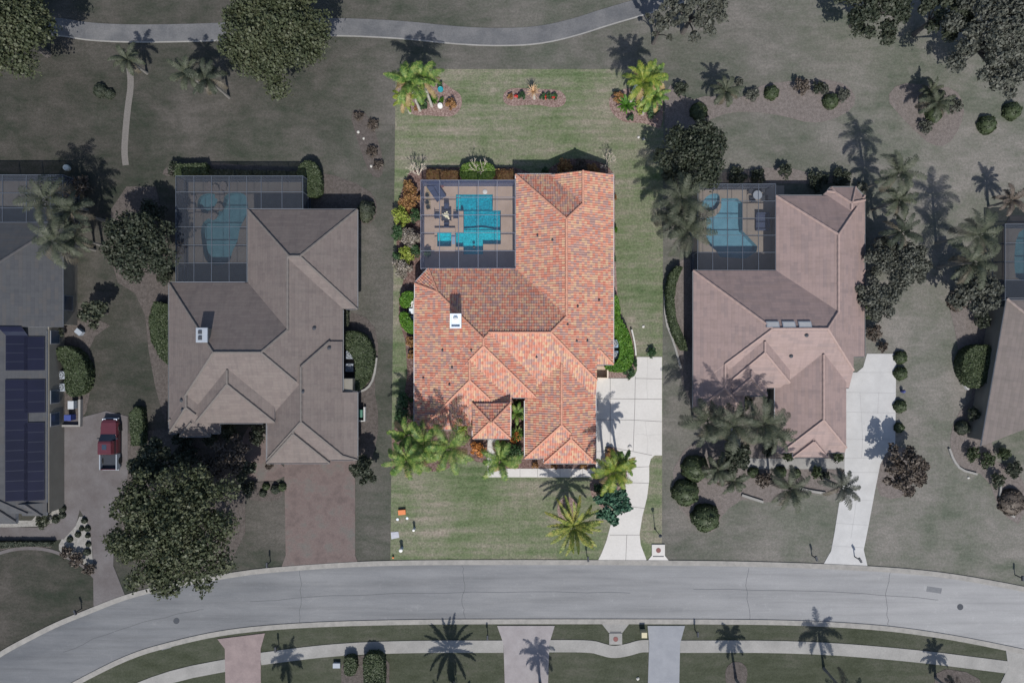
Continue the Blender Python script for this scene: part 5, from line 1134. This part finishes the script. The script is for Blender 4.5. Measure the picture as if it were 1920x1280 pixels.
for i, (px, py, R, H, m, lab) in enumerate((
    (1500, 165, 1.0, 1.0, L_BROWND, 'brown shrub in the middle of the long bed'), (1410, 178, .8, .8, L_GREYT, 'pale shrub in the long bed near its left'), (1533, 165, .7, .8, L_PALMD2, 'dark low shrub in the long bed beside the pale grass clumps'), (1580, 180, .8, .7, L_GREYT, 'pale clump at the right end of the long bed'), (1545, 168, .6, .7, L_GREYT, 'pale round clump in the long bed'),
    (1275, 168, .8, .9, L_PALMD2, 'dark shrub just outside the bright lot, top right'), (1735, 240, .8, .8, L_GREYT, 'pale clump at the bottom of the island bed'), (1790, 200, .9, .9, L_GREYT, 'pale clump at the right of the island bed'),
    (1470, 322, .9, 1.1, L_PALMD2, 'dark shrub above the corner of the thin cage'), (1380, 332, 1.2, .7, L_PALMD2, 'low dark shrub above the thin cage, left'), (1420, 333, 1.0, .7, L_PALMD2, 'low dark shrub above the thin cage, right'),
    (1530, 340, 1.2, .8, L_PALMD2, 'dark low shrub above the rose roof, left'), (1575, 335, 1.2, .8, L_PALMD2, 'dark low shrub above the rose roof, right'), (1612, 352, .8, .9, L_GREYT, 'grey shrub at the top right corner of the rose roof'),
    (1396, 755, .9, 1.1, L_PALMD, 'green shrub in the notch of the rose roof'), (1440, 840, 1.0, .9, L_PALMD2, 'dark shrub left of the rose garage wing'), (1570, 856, .7, .7, L_HEDGED, 'green shrub in front of the rose garage wing, right'), (1478, 855, .7, .7, L_HEDGED, 'green shrub in front of the rose garage wing, left'), (1395, 845, .9, .9, L_PALMD, 'grey-green shrub inside the curve of the walk'),
    (1530, 885, .7, .6, L_HEDGED, 'green low shrub below the walk near the driveway'), (1545, 892, .6, .6, L_PALMD2, 'dark low shrub below the walk near the driveway'), (1430, 900, 1.0, .8, L_BROWND, 'brown shrub in the stone-edged bed'),
    (1822, 850, .9, .9, L_HEDGED, 'bright green shrub below the brown-rose roof corner'), (1850, 862, .9, .8, L_HEDGED, 'green shrub below the brown-rose roof'), (1880, 850, .8, .8, L_HEDGED, 'green shrub under the brown-rose roof eave'), (1898, 880, 1.0, .8, L_PALMD2, 'dark spotted shrub at the right edge'), (1868, 900, .9, .9, L_YG if False else L_PALMD, 'pale yellow-green shrub above the big brown dome'),
    (1840, 600, 1.0, 1.4, L_PALMD2, 'dark shrub at the upper left of the brown-rose roof'), (1822, 775, .8, 1.4, L_OAKD, 'dark upright shrub along the wall of the brown-rose house'),
    (1636, 625, 1.0, 1.2, L_BROWND, 'brown shrub between the rose roof and its driveway top'), (1655, 650, .6, .5, L_BROWND, 'brown small plants at the driveway top'),
    (430, 808, 1.0, 1.0, L_PALMD, 'green shrub in the entry notch of the grey-mauve house, left'), (482, 815, 1.1, 1.1, L_PALMD2, 'dark green shrub in the entry notch of the grey-mauve house, right'), (345, 822, 1.3, .8, L_PALMD2, 'low dark shrub below the left corner of the grey-mauve roof'), (395, 818, 1.0, .8, L_PALMD, 'low green shrub below the small gable of the grey-mauve roof'),
    (395, 880, 1.8, 1.2, L_BROWND, 'brown undergrowth above the huge spreading tree'), (350, 860, 1.6, 1.2, L_PALMD2, 'dark undergrowth left of the brown undergrowth'), (466, 915, .9, .9, L_PALMD2, 'dark shrub at the edge of the brick walk bed'), (505, 872, .5, .5, L_BROWND, 'small brown shrub at the grey-mauve garage corner'),
    (700, 235, .7, .5, L_BROWND, 'brown clump in the narrow bed left of the bright lot, upper'), (672, 218, .6, .5, L_BROWND, 'brown clump at the top of the narrow bed left of the bright lot'), (698, 285, .7, .5, L_BROWND, 'brown clump lower in the narrow bed left of the bright lot'), (710, 310, .6, .5, L_BROWND, 'brown clump at the bottom of the narrow bed left of the bright lot'),
    (145, 1048, .9, .7, L_BROWND, 'brown low shrub at the bottom of the stone bed'), (125, 1034, .7, .6, L_BROWND, 'brown low shrub at the left tip of the stone bed'), (168, 1066, .7, .6, L_BROWND, 'brown low shrub between stone bed and corner lawn'), (80, 975, .9, .5, L_PALMD, 'low grey-green plants below the slate roof'),
    (110, 625, .7, 1.0, L_PALMD2, 'dark shrub at the upper corner beside the solar panels'), (150, 350, 1.3, 1.0, L_BROWND, 'brown low shrub beside the far-left cage'), (132, 365, .8, 1.0, L_BROWND, 'reddish shrub at the corner of the far-left cage'),
    (330, 318, .9, .9, L_PALMD2, 'dark shrub at the top left corner of the dark cage'), (288, 400, 1.5, 1.6, L_OAKD, 'dark bush between the round dark tree and the dark cage'), (310, 520, 1.0, 1.3, L_OAKD, 'dark bush at the lower left corner of the dark cage'), (1385, 155, .5, .4, L_GREYT, 'tiny pale tuft above the long bed'))):
    bush(px, py, R, H, m, lab, OS, seed=i+100, leaf=.16, n=int(480*R*R)+120)
# ---------------------------------------------------------------- loose objects
def lathe_thing(name, px, py, prof, m, label, cat, group=None, n=18):
    x, y = W(px, py); mb = MB(); mb.lathe(prof, n, (x, y, .05)); o = mb.build(name, m, None, (x, y, 0), smooth=False); return tag(o, label, cat, group)
# red pickup
def pickup(px, py):
    x, y = W(px, py, 1.0); t = empty('pickup_truck', (x, y, 0), 'red pickup truck with open cargo bed parked on the paver driveway', 'pickup truck')
    RED = M('truck_red', (.075, .02, .027), 2, .3, spec=.5); GL = GLASS_D; BLK = M('truck_bed_black', (.025, .03, .04), 3, .6); TY = M('tyre', (.02, .02, .02), 3, .9); CH = METAL_D
    w = .96; L = 2.75; O = lambda mb: [setattr(mb, 'v', [(a+x, b+y, c) for a, b, c in mb.v]), mb][1]
    def loft(secs, mi=0):      # secs: list of (y, halfwidth bottom, halfwidth top, z bottom, z top)
        mb = MB(); V = []; F = []
        for (yy, wb, wt, zb, zt) in secs: V += [(-wb, yy, zb), (wb, yy, zb), (wb*1.0, yy, zb+(zt-zb)*.6), (wt, yy, zt), (-wt, yy, zt), (-wb, yy, zb+(zt-zb)*.6)]
        n = 6
        for i in range(len(secs)-1):
            for k in range(n): F.append((i*n+k, i*n+(k+1) % n, (i+1)*n+(k+1) % n, (i+1)*n+k))
        F += [tuple(range(n-1, -1, -1)), tuple(range(len(V)-n, len(V)))]; mb.mesh(V, F, mi); return mb
    O(loft([(-.95, w, .9, .35, .98), (.95, w, .9, .35, 1.0), (1.0, w, .86, .35, 1.02), (2.35, w*.97, .80, .35, .97), (2.65, w*.86, .68, .38, .85), (2.75, w*.74, .6, .42, .7)])).build('body', RED, t)
    O(loft([(-1.0, .84, .70, .95, 1.62), (-.9, .86, .72, .95, 1.74), (.25, .86, .70, .98, 1.76), (.45, .85, .66, 1.0, 1.68)])).build('cab_roof', RED, t)
    mb = MB(); mb.poly([(-.80, 1.12, 1.03), (.80, 1.12, 1.03), (.64, .47, 1.68), (-.64, .47, 1.68)]); mb.poly([(-.66, -1.03, 1.60), (.66, -1.03, 1.60), (.76, -1.07, 1.1), (-.76, -1.07, 1.1)])
    for s in (-1, 1): mb.poly([(s*.87, -.85, 1.05), (s*.87, .35, 1.05), (s*.735, .25, 1.62), (s*.75, -.82, 1.62)]); mb.poly([(s*.80, 1.12, 1.03), (s*.86, .45, 1.03), (s*.66, .46, 1.68)])
    O(mb).build('window', GL, t)
    mb = MB(); mb.box(-.25, -.45, 1.745, .25, .1, 1.775, c=.01); O(mb).build('sunroof', GL, t)
    bd = MB(); bd.box(-w, -2.75, .4, w, -1.05, .55)
    for a in (-w, w-.12): bd.box(a, -2.75, .552, a+.12, -1.05, 1.08, c=.02)
    O(bd).build('cargo_bed', METAL_B if False else CH, t)
    mb = MB(); mb.box(-w+.12, -2.62, .552, w-.12, -1.10, .60); O(mb).build('bed_liner', BLK, t); mb = MB(); mb.box(-w+.122, -2.75, .56, w-.122, -2.66, 1.06, c=.02); O(mb).build('tailgate', RED, t)
    for sx_ in (-1, 1):
        for yy in (1.75, -1.85):
            mb = MB(); mb.lathe([(.0, 0), (.22, 0), (.37, .02), (.39, .08), (.39, .2), (.37, .24), (.0, .24)], 18); mb.v = [(x+sx_*(.76)+(c if sx_ > 0 else -c), y+yy+a, .39+b) for a, b, c in mb.v]; wh = mb.build('wheel', TY, t)
        mb = MB(); mb.box(x+sx_*1.02-.1, y+.62, 1.02, x+sx_*1.02+.1, y+.74, 1.2, c=.02); mb.build('wing_mirror', BLK, t)
        mb = MB(); mb.box(x+sx_*.62-.18, y+2.58, .62, x+sx_*.62+.18, y+2.76, .78); mb.build('headlight', METAL, t)
    mb = MB(); mb.box(x-.85, y+2.70, .35, x+.85, y+2.86, .52, c=.02); mb.box(x-.9, y-2.88, .4, x+.9, y-2.76, .56, c=.02); mb.build('bumper', CH, t)
pickup(203, 833)
# pool furniture
def chaise(px, py, rz, label):
    x, y = W(px, py, .4); t = empty('double_chaise', (x, y, .08), label, 'lounger', None, rz)
    def put(name, mb, m): o = mb.build(name, m, None); o.parent = t; return o
    f = MB()
    for a in (-.62, .58): f.box(a, -1.0, .25, a+.04, 1.0, .30)
    for b in (-.98, -.3, .4, .95): f.box(-.578, b, .252, .578, b+.04, .298)
    put('frame', f, METAL_DK)
    for a in (-.6, .56):
        for b in (-.95, .9): f = MB(); f.box(a, b, 0, a+.04, b+.04, .25); put('leg', f, METAL_DK)
    for a in (-.6, .02):
        c = MB(); c.box(a, -1.0, .30, a+.58, .35, .40, c=.03); put('seat_cushion', c, CUSH)
        b = MB(); b.mesh([(a, .36, .31), (a+.58, .36, .31), (a+.58, 1.0, .62), (a, 1.0, .62), (a, .33, .42), (a+.58, .33, .42), (a+.58, .97, .72), (a, .97, .72)], [(0, 3, 2, 1), (4, 5, 6, 7), (0, 1, 5, 4), (1, 2, 6, 5), (2, 3, 7, 6), (3, 0, 4, 7)]); put('back_cushion', b, CUSH)
    return t
chaise(818.5, 359, math.radians(35), 'dark blue double lounger set at an angle in the upper left corner of the cage')
def dining(px, py):
    x, y = W(px, py, .75); t = empty('patio_table', (x, y, .08), 'dark square patio table left of the turquoise pool', 'table')
    mb = MB(); mb.box(-.55, -.55, .70, .55, .55, .74, c=.01); o = mb.build('tabletop', METAL_DK, None); o.parent = t
    for a in (-.5, .44):
        for b in (-.5, .44): mb = MB(); mb.box(a, b, 0, a+.06, b+.06, .70); o = mb.build('leg', METAL_DK, None); o.parent = t
    base = None
    for k, (dx, dy, lab) in enumerate(((0, 1.0, 'dark patio chair on the far side of the table'), (1.0, 0, 'dark patio chair between the table and the pool'), (0, -1.0, 'dark patio chair on the spa side of the table'), (-1.0, 0, 'dark patio chair on the cage side of the table'))):
        rz = [0, -math.pi/2, math.pi, math.pi/2][k]
        if base is None:
            c = empty('patio_chair', (x+dx, y+dy, .08), lab, 'chair', 'chairs round the patio table', rz); base = c; P = []
            mb = MB(); mb.box(-.27, -.27, .38, .27, .27, .45, c=.02); P.append(('seat', mb)); mb = MB(); mb.box(-.27, .25, .452, .27, .31, .90, c=.01); P.append(('backrest', mb))
            for a in (-.27, .22):
                for b in (-.27, .22): mb = MB(); mb.box(a, b, 0, a+.05, b+.05, .38); P.append(('leg', mb))
                mb = MB(); mb.box(a, -.25, .60, a+.05, .248, .64); P.append(('armrest', mb))
            for nme, mb in P: o = mb.build(nme, CUSH if nme in ('seat', 'backrest') else METAL_DK, None); o.parent = c
        else:
            c = base.copy(); COL.objects.link(c); c.location = (x+dx, y+dy, .08); c.rotation_euler = (0, 0, rz); c['label'] = lab
            for ch_ in list(base.children): q = ch_.copy(); COL.objects.link(q); q.parent = c
    # a bowl of white flowers on the table
    P = np.random.default_rng(3).normal(size=(60, 3))*np.array([.14, .14, .05])+np.array([0, 0, .18])
    v = empty('flower_bowl', (x, y-.02, .82), 'bowl of cream flowers in the middle of the patio table', 'flowers')
    mb = MB(); mb.lathe([(.07, 0), (.14, .03), (.2, .12), (.19, .12), (.1, .04)], 14); o = mb.build('bowl', TEAL, None); o.parent = v
    add_obj('blossom', quads_mesh('blossom', P, P*0+np.array([0, 0, 1.]), .16, M('cream_petal', (.85, .80, .58), 4, .8), 1, .4, 2), v)
dining(837, 404)
lathe_thing('white_float', 909.5, 360, [(.22, .03), (.27, .06), (.25, .10), (.16, .13), (0.01, .14)], WHITE, 'round white float lying on the deck above the pool', 'pool float')
lathe_thing('side_stool', 830, 350, [(.14, .03), (.16, .2), (.19, .38), (.0, .40)], TERRA, 'small dark stool at the top wall of the cage, right of the lounger', 'stool')
lathe_thing('floating_dispenser', 889, 463, [(.10, .0), (.16, .05), (.16, .12), (.07, .16), (0.01, .2)], METAL_DK, 'small dark dispenser floating near the lower edge of the pool', 'pool float')
# planter strip and driftwood at the left of the cage
o = sheet('gravel_strip', [(799, 347), (806, 347), (808, 393), (799, 394)], .10, M('gravel_tan', [(.20, .15, .08), (.42, .34, .22)], 9, 1, .4, 20), thick=.03)
for i, (px, py, lab) in enumerate(((801, 366, 'dark little agave in the gravel strip, top'), (801, 380, 'dark little agave in the gravel strip, middle'), (803, 389, 'dark little agave in the gravel strip, bottom'))):
    palm(px, py, .12, .35, 'spiky', L_PALMD2, lab, 'agaves in the gravel strip', i+2, 'plant', 'agave')
bush(802, 476, .45, 1.0, L_DARK, 'potted dark plant in the lower left corner of the cage', None, name='potted_plant', cat='plant', n=260, seed=77)
# yard pots
t = empty('white_pot', (*W(826, 201), .05), 'white round lidded pot in the back left mulch bed', 'pot')
mb = MB(); mb.lathe([(.16, 0), (.26, .12), (.30, .3), (.24, .48), (.20, .52)], 20); o = mb.build('vessel', WHITE, None); o.parent = t; mb = MB(); mb.lathe([(.27, .522), (.27, .56), (.05, .60), (.0, .64)], 20); o = mb.build('lid', WHITE, None); o.parent = t
t = empty('teal_pot', (*W(826.5, 170), .05), 'round teal glazed pot in the back left mulch bed', 'pot')
mb = MB(); mb.lathe([(.15, 0), (.28, .15), (.32, .34), (.28, .42), (.24, .40), (.2, .36)], 20); o = mb.build('vessel', TEAL, None); o.parent = t; mb = MB(); mb.lathe([(.23, .37), (.2, .385), (.0, .39)], 16); o = mb.build('soil', TEAL, None); o.parent = t
for px, py, lab in ((781, 200.5, 'upper of two small round rust-coloured pots near the white pot'), (781, 206, 'lower of two small round rust-coloured pots near the white pot')):
    lathe_thing('small_pot', px, py, [(.10, 0), (.15, .16), (.17, .2), (.12, .2), (0.01, .15)], TERRA, lab, 'pot', 'small rust pots')
# white trunk stumps shown below the corner palms are the palm trunks themselves; white seat by the right bed
t = empty('garden_bench', (*W(1188, 170), .05), 'narrow grey-white bench tilted beside the back right palms', 'bench', None, math.radians(62))
mb = MB(); mb.box(-.55, -.17, .38, .55, .17, .44, c=.02); o = mb.build('seat', METAL, None); o.parent = t
for a in (-.45, .37): mb = MB(); mb.box(a, -.14, 0, a+.08, .14, .38); o = mb.build('leg', METAL, None); o.parent = t
# yard utilities
def box_thing(name, px, py, w, d, h, m, label, cat, rz=0, group=None, lid=None, z0=.03):
    x, y = W(px, py, h); t = empty(name, (x, y, z0), label, cat, group, rz)
    mb = MB(); mb.box(-w/2, -d/2, 0, w/2, d/2, h, c=min(.03, h*.3)); o = mb.build('housing', m, None); o.parent = t
    mb = MB(); mb.box(-w/2-.02, -d/2-.02, h+.002, w/2+.02, d/2+.02, h+.04, c=.012); o = mb.build('lid', lid or m, None); o.parent = t; return t
box_thing('orange_crate', 753.5, 960, .78, .50, .30, ORANGE, 'bright orange box lying on the front lawn near the left lot edge', 'box', .08)
sheet('utility_pad', [(733, 997), (747, 996), (749, 1007), (734, 1010)], .07, DRIVE_G if False else M('utility_grey', [(.30, .31, .35), (.36, .37, .41)], 3, .8, .06), thick=.05, kind=None, label='flat grey utility pad at the left edge of the front lawn', cat='utility pad')
mb = MB(); x, y = W(741, 1003)
def post_cap(px, py, h, r, label, cap=WHITE):
    x, y = W(px, py, h); t = empty('marker_post', (x, y, .02), label, 'post', 'posts on the front lawn')
    mb = MB(); mb.lathe([(r*.85, 0), (r*.85, h), (.0, h)], 16); o = mb.build('post', METAL_B, None); o.parent = t
    mb = MB(); mb.lathe([(r, h+.002), (r*1.05, h+.06), (r*.7, h+.14), (.0, h+.17)], 16); o = mb.build('cap', cap, None); o.parent = t
post_cap(775.5, 993, .75, .15, 'short white-capped post on the left of the front lawn')
post_cap(751.5, 1031, .85, .20, 'blue and white hydrant-like post at the bottom left of the lawn')
for px, py, lab in ((745.5, 973, 'small round valve cover left of the other, below the orange box'), (763.5, 971, 'small round valve cover right of the other, below the orange box')):
    lathe_thing('valve_cover', px, py, [(.14, 0), (.14, .03), (.09, .035), (.08, .02), (0.0, .02)], METAL, lab, 'valve cover', 'valve covers on the front lawn')
def lamp_post(px, py, h, label, m=METAL_DK, group='lamp posts along the road'):
    x, y = W(px, py, h); t = empty('lamp_post', (x, y, .02), label, 'lamp post', group)
    mb = MB(); mb.lathe([(.12, 0), (.10, .15), (.045, .3), (.035, h-.3), (.0, h-.3)], 10); o = mb.build('pole', m, None); o.parent = t
    mb = MB(); mb.lathe([(.10, h-.298), (.17, h-.02), (.20, h+.02), (.05, h+.16), (.0, h+.22)], 8); o = mb.build('lantern', m, None); o.parent = t
lamp_post(1238, 1004, 2.7, 'dark lamp post on the grass strip right of the bright driveway')
def mailbox(px, py, label, rz=0, h=1.05, group='mailboxes by the road', m=METAL_DK):
    x, y = W(px, py, h); t = empty('mailbox', (x, y, .02), label, 'mailbox', group, rz)
    mb = MB(); mb.box(-.045, -.045, 0, .045, .045, h); o = mb.build('post', m, None); o.parent = t
    mb = MB(); V = []; F = []; n = 9
    for yy in (-.26, .28):
        V += [(-.10, yy, h+.002), (.10, yy, h+.002)] + [(.10*math.cos(math.pi*i/(n-1)), yy, h+.14+.10*math.sin(math.pi*i/(n-1))) for i in range(n)]
    k = n+2; F += [tuple(range(k-1, -1, -1)), tuple(range(k, 2*k))] + [(i, (i+1) % k, k+(i+1) % k, k+i) for i in range(k)]; mb.mesh(V, F); o = mb.build('box', m, None); o.parent = t
    mb = MB(); mb.box(.102, -.05, h+.1, .115, -.02, h+.3); o = mb.build('flag', TERRA, None); o.parent = t
mailbox(1102.5, 1047, 'black mailbox left of the bright driveway mouth', .1)
mailbox(501, 1058, 'dark mailbox left of the brick driveway by the road'); mailbox(1530, 1046, 'dark mailbox left of the pale concrete driveway by the road', .3)
mailbox(1612, 1049, 'thick dark mailbox right of the pale concrete driveway mouth', .5, 1.2); mailbox(1916, 1083, 'dark mailbox at the right edge by the road'); mailbox(142, 1147, 'dark mailbox on the corner lawn at the left bend of the road', .4)
mailbox(517, 1216, 'dark mailbox right of the brick drive below the road'); mailbox(914, 1194, 'thin dark mailbox left of the rose-grey drive'); mailbox(1308, 1188, 'dark mailbox right of the blue-grey drive')
# storm drains
def drain(px, py, label, m, s=1, up=1):
    x, y = W(px, py); t = empty('storm_drain', (x, y, 0), label, 'storm drain', 'kerb storm drains')
    mb = MB(); mb.box(-.72, -.62, .02, .72, .62, .16, c=.02); o = mb.build('slab', m, None); o.parent = t
    mb = MB(); mb.lathe([(.27, .0), (.27, .02), (.24, .022), (.23, .012), (0.0, .014)], 20, (0, -.02, .161)); o = mb.build('manhole_lid', TERRA, None); o.parent = t
    mb = MB(); s_ = up; mb.mesh([(-.72, s_*.622, .10), (.72, s_*.622, .10), (1.5, s_*1.6, .05), (-1.5, s_*1.6, .05)], [(0, 1, 2, 3)] if s_ > 0 else [(3, 2, 1, 0)]); o = mb.build('apron', m, None); o.parent = t
    mb = MB(); mb.box(-.6, min(s_*.63, s_*.75), .03, .6, max(s_*.63, s_*.75), .13); o = mb.build('inlet', METAL_DK, None); o.parent = t
drain(1234, 1030, 'pale storm drain slab with rust lid at the bottom right of the bright lawn', CONC, up=-1)
drain(1154, 1196, 'storm drain slab with rust lid in the strip below the road', CONC_P, up=1)
box_thing('waste_bin', 1208, 1190, .55, .55, .95, M('bin_cream', (.42, .38, .26), 3, .7), 'pale yellow bin beside the blue-grey drive below the road', 'bin')
# air conditioners and pool equipment
def ac_unit(px, py, label, group, m=METAL_B, w=.85, h=.85):
    x, y = W(px, py, h); t = empty('air_conditioner', (x, y, .03), label, 'air conditioner', group)
    mb = MB(); mb.box(-w/2, -w/2, .03, w/2, w/2, h, c=.03); o = mb.build('casing', m, None); o.parent = t
    mb = MB(); mb.lathe([(w*.42, h+.002), (w*.42, h+.03), (w*.38, h+.03), (w*.38, h+.012), (w*.1, h+.012), (w*.1, h+.05), (0.0, h+.05)], 18); o = mb.build('fan_grille', METAL_DK, None); o.parent = t
    mb = MB()
    for i in range(6):
        a = i*math.pi/6; d = Vector((math.cos(a), math.sin(a), 0))*w*.40; q = Vector((-d.y, d.x, 0)).normalized()*.012; z = Vector((0, 0, h+.034+.0005*i)); mb.poly([tuple(-d-q+z), tuple(d-q+z), tuple(d+q+z), tuple(-d+q+z)])
    o = mb.build('grille_bar', METAL, None); o.parent = t
    mb = MB(); mb.box(-w/2-.1, -w/2-.1, 0, w/2+.1, w/2+.1, .029); o = mb.build('base_slab', CONC_P, None); o.parent = t
ac_unit(1152, 644, 'upper of two round-topped air conditioners between the clay roof and curved hedge', 'air conditioners by the clay roof')
ac_unit(1153, 665, 'lower of two round-topped air conditioners between the clay roof and curved hedge', 'air conditioners by the clay roof')
for px, py, lab, g in ((655, 665, 'upper air conditioner beside the grey-mauve house hedge', 'air conditioners of the grey-mauve house'), (655, 689, 'lower air conditioner beside the grey-mauve house hedge', 'air conditioners of the grey-mauve house'), (114, 703, 'upper pale air conditioner beside the solar-panelled roof', 'air conditioners of the slate-roofed house'), (114, 726, 'lower pale air conditioner beside the solar-panelled roof', 'air conditioners of the slate-roofed house')):
    ac_unit(px, py, lab, g, METAL_D)
x, y = W(771, 565, .6); t = empty('pool_pump', (x, y, .05), 'white pool filter tank with pump between the two bright clipped hedges', 'pool equipment')
mb = MB(); mb.lathe([(.24, 0), (.27, .1), (.27, .75), (.18, .9), (.05, .95), (0.0, .96)], 16); o = mb.build('filter_tank', WHITE, None); o.parent = t
mb = MB(); mb.tube([(.0, -.3, .2), (.0, -1.3, .2)], .055, 8); mb.tube([(.18, -.3, .35), (.18, -1.35, .35)], .05, 8); mb.tube([(0, -.6, .2), (-.25, -.6, .25), (-.25, -1.5, .25)], .05, 8); o = mb.build('pipe', WHITE, None); o.parent = t
mb = MB(); mb.box(-.28, -1.35, .0, .15, -.75, .45, c=.03); o = mb.build('heater', METAL, None); o.parent = t
mb = MB(); mb.box(-.15, -2.0, .0, .2, -1.55, .5, c=.03); o = mb.build('pump_motor', METAL_B, None); o.parent = t
# low walls
def low_wall(pts, w, h, m, label, name='low_wall', sm=1): 
    ribbon(name, pts, w, h, m, h-.01, kind=None, label=label, cat='low wall', sm=sm)
low_wall([(1183, 618), (1187, 634), (1190, 652), (1191, 666)], .16, .5, CONC, 'white curved retaining wall along the outer side of the bright hedge')
low_wall([(110, 797), (154, 797), (154, 748)], .25, .5, CONC_P, 'pale corner wall round the bins beside the paver driveway', sm=0)
low_wall([(672, 735), (690, 728), (702, 708), (707, 670)], .22, .3, CONC_P, 'pale curved edging round the hedge of the grey-mauve house')
low_wall([(1797, 690), (1800, 712), (1812, 730)], .22, .4, CONC_D, 'pale curved wall below the plump egg-shaped hedge')
low_wall([(1262, 510), (1246, 545), (1246, 600), (1262, 640), (1276, 690)], .22, .25, CONC_P, 'pale curved edging outside the thin crescent hedge')
low_wall([(1390, 927), (1430, 940)], .25, .25, CONC_P, 'short pale stone edge below the curved walk, left piece'); low_wall([(1497, 914), (1520, 920), (1548, 924)], .25, .25, CONC_P, 'short pale stone edge below the curved walk, right piece')
low_wall([(1778, 840), (1786, 862), (1800, 880), (1830, 888)], .22, .25, CONC_P, 'pale curved edging at the lower corner of the brown-rose lot')
low_wall([(1875, 905), (1872, 935), (1885, 958), (1900, 968)], .22, .25, CONC_P, 'pale arc edging round the big brown dome shrub')
sheet('side_court_floor', [(1118, 686), (1137, 686), (1137, 708), (1118, 708)], .074, DECK, thick=.06)
low_wall([(1118, 708), (1137, 708), (1137, 687)], .16, 1.1, WALL, 'low cream wall round the little side court between clay roof and driveway', sm=0)
box_thing('marker_flag', 737, 1045, .16, .12, .25, ORANGE, 'tiny orange marker in the bottom left corner of the bright lawn', 'marker')
# bins by the left drive
box_thing('white_bin', 133, 759, .60, .85, .9, M('bin_white', (.36, .38, .40), 3, .7), 'white lidded bin inside the corner wall beside the paver driveway', 'bin')
box_thing('blue_bin', 127, 783, .70, .60, .9, M('bin_blue', (.035, .055, .20), 3, .6), 'blue bin inside the corner wall beside the paver driveway', 'bin')
box_thing('green_bin', 675, 775, .5, .8, .9, M('bin_green', (.06, .16, .12), 3, .6), 'green-topped bin at the right side of the grey-mauve house', 'bin')
low_wall([(671, 788), (685, 788), (685, 762)], .2, .5, CONC_D, 'pale corner wall round the green bin', sm=0)
box_thing('white_cabinet', 147, 622, .7, .5, .6, METAL_D, 'pale cabinet above the bulging hedge of the slate-roofed house', 'cabinet', -.7)
lathe_thing('white_urn', 131, 317, [(.2, 0), (.3, .2), (.35, .5), (.3, .7), (.0, .72)], M('pale_urn', (.36, .40, .40), 3, .7), 'pale round urn near the far-left pool cage', 'pot')
# patio furniture of the rose-roofed house
for k, (px, py, lab) in enumerate(((1408, 358, 'upper left dark patio chair of the rose-roofed house'), (1430, 356, 'upper right dark patio chair of the rose-roofed house'), (1412, 375, 'lower left dark patio chair of the rose-roofed house'), (1432, 372, 'lower right dark patio chair of the rose-roofed house'))):
    x, y = W(px, py, .5); t = empty('metal_chair', (x, y, .07), lab, 'chair', 'patio chairs of the rose-roofed house', k*1.6)
    for nme, a in (('seat', (-.28, -.28, .38, .28, .28, .44)), ('backrest', (-.28, .24, .442, .28, .29, .9)), ('leg', (-.26, -.26, 0, -.2, -.2, .38)), ('leg', (.2, -.26, 0, .26, -.2, .38)), ('leg', (-.26, .2, 0, -.2, .26, .38)), ('leg', (.2, .2, 0, .26, .26, .38))):
        mb = MB(); mb.box(*a); o = mb.build(nme, METAL_DK, None); o.parent = t
x, y = W(1420, 366, .7); t = empty('round_table', (x, y, .07), 'round table between the dark patio chairs of the rose-roofed house', 'table'); mb = MB(); mb.lathe([(.5, .70), (.5, .73), (.0, .73)], 20); o = mb.build('tabletop', METAL_D, None); o.parent = t; mb = MB(); mb.lathe([(.25, 0), (.25, .03), (.04, .06), (.04, .70), (.0, .70)], 12); o = mb.build('pedestal', METAL_DK, None); o.parent = t
x, y = W(1430, 415, .5); t = empty('patio_sofa', (x, y, .07), 'dark blue patio sofa beside the angular pool', 'sofa')
for nme, a in (('seat', (-.7, -.8, .1, .45, .8, .42)), ('backrest', (.452, -.8, .1, .7, .8, .75)), ('armrest', (-.7, .802, .1, .7, .98, .58)), ('armrest', (-.7, -.98, .1, .7, -.802, .58))):
    mb = MB(); mb.box(*a, c=.04); o = mb.build(nme, CUSH, None); o.parent = t
# small stones and utility boxes
rk = M('pale_stone', (.42, .41, .38), 4, .9)
SG = 'small pale stones'
for i, (px, py, r, m, lab) in enumerate(((1197, 258, .14, CONC, 'left of two white specks on the right of the back lawn'), (1207, 261, .12, CONC, 'right of two white specks on the right of the back lawn'), (1206, 612, .15, CONC, 'pale stone on the grass right of the curved hedge'), (672, 248, .16, rk, 'upper pale stone in the narrow bed left of the bright lot'), (682, 260, .13, rk, 'middle pale stone in the narrow bed left of the bright lot'), (696, 312, .14, rk, 'lowest pale stone in the narrow bed left of the bright lot'), (1815, 895, .14, rk, 'pale stone on the lawn below the brown-rose lot'), (1196, 1271, .18, rk, 'pale stone on the grass left of the blue-grey drive'), (1181, 838, .28, CONC, 'flat pale stone at the top edge of the driveway bed'))):
    x, y = W(px, py); mb = MB(); rr = random.Random(i); mb.lathe([(r, 0), (r*.95, r*.4), (r*.6, r*.7), (0.0, r*.78)], 7, (x, y, .04)); mb.v = [(a+rr.uniform(-.03, .03), b+rr.uniform(-.03, .03), c) for a, b, c in mb.v]; tag(mb.build('stone', m, None, (x, y, 0)), lab, 'stone', SG)
box_thing('utility_box', 631, 1247, .75, .5, .35, METAL_D, 'pale flat utility box left of the oval hedge below the sidewalk', 'utility box')
box_thing('utility_cabinet', 690, 1254, .7, .7, 1.0, METAL_D, 'tall pale cabinet standing against the larger hedge below the sidewalk', 'utility cabinet')
lathe_thing('fire_hydrant', 1690, 733, [(.16, 0), (.16, .4), (.2, .42), (.12, .6), (.0, .66)], M('hydrant_blue', (.04, .05, .16), 3, .6), 'dark blue post among the round shrubs of the concrete driveway', 'post')
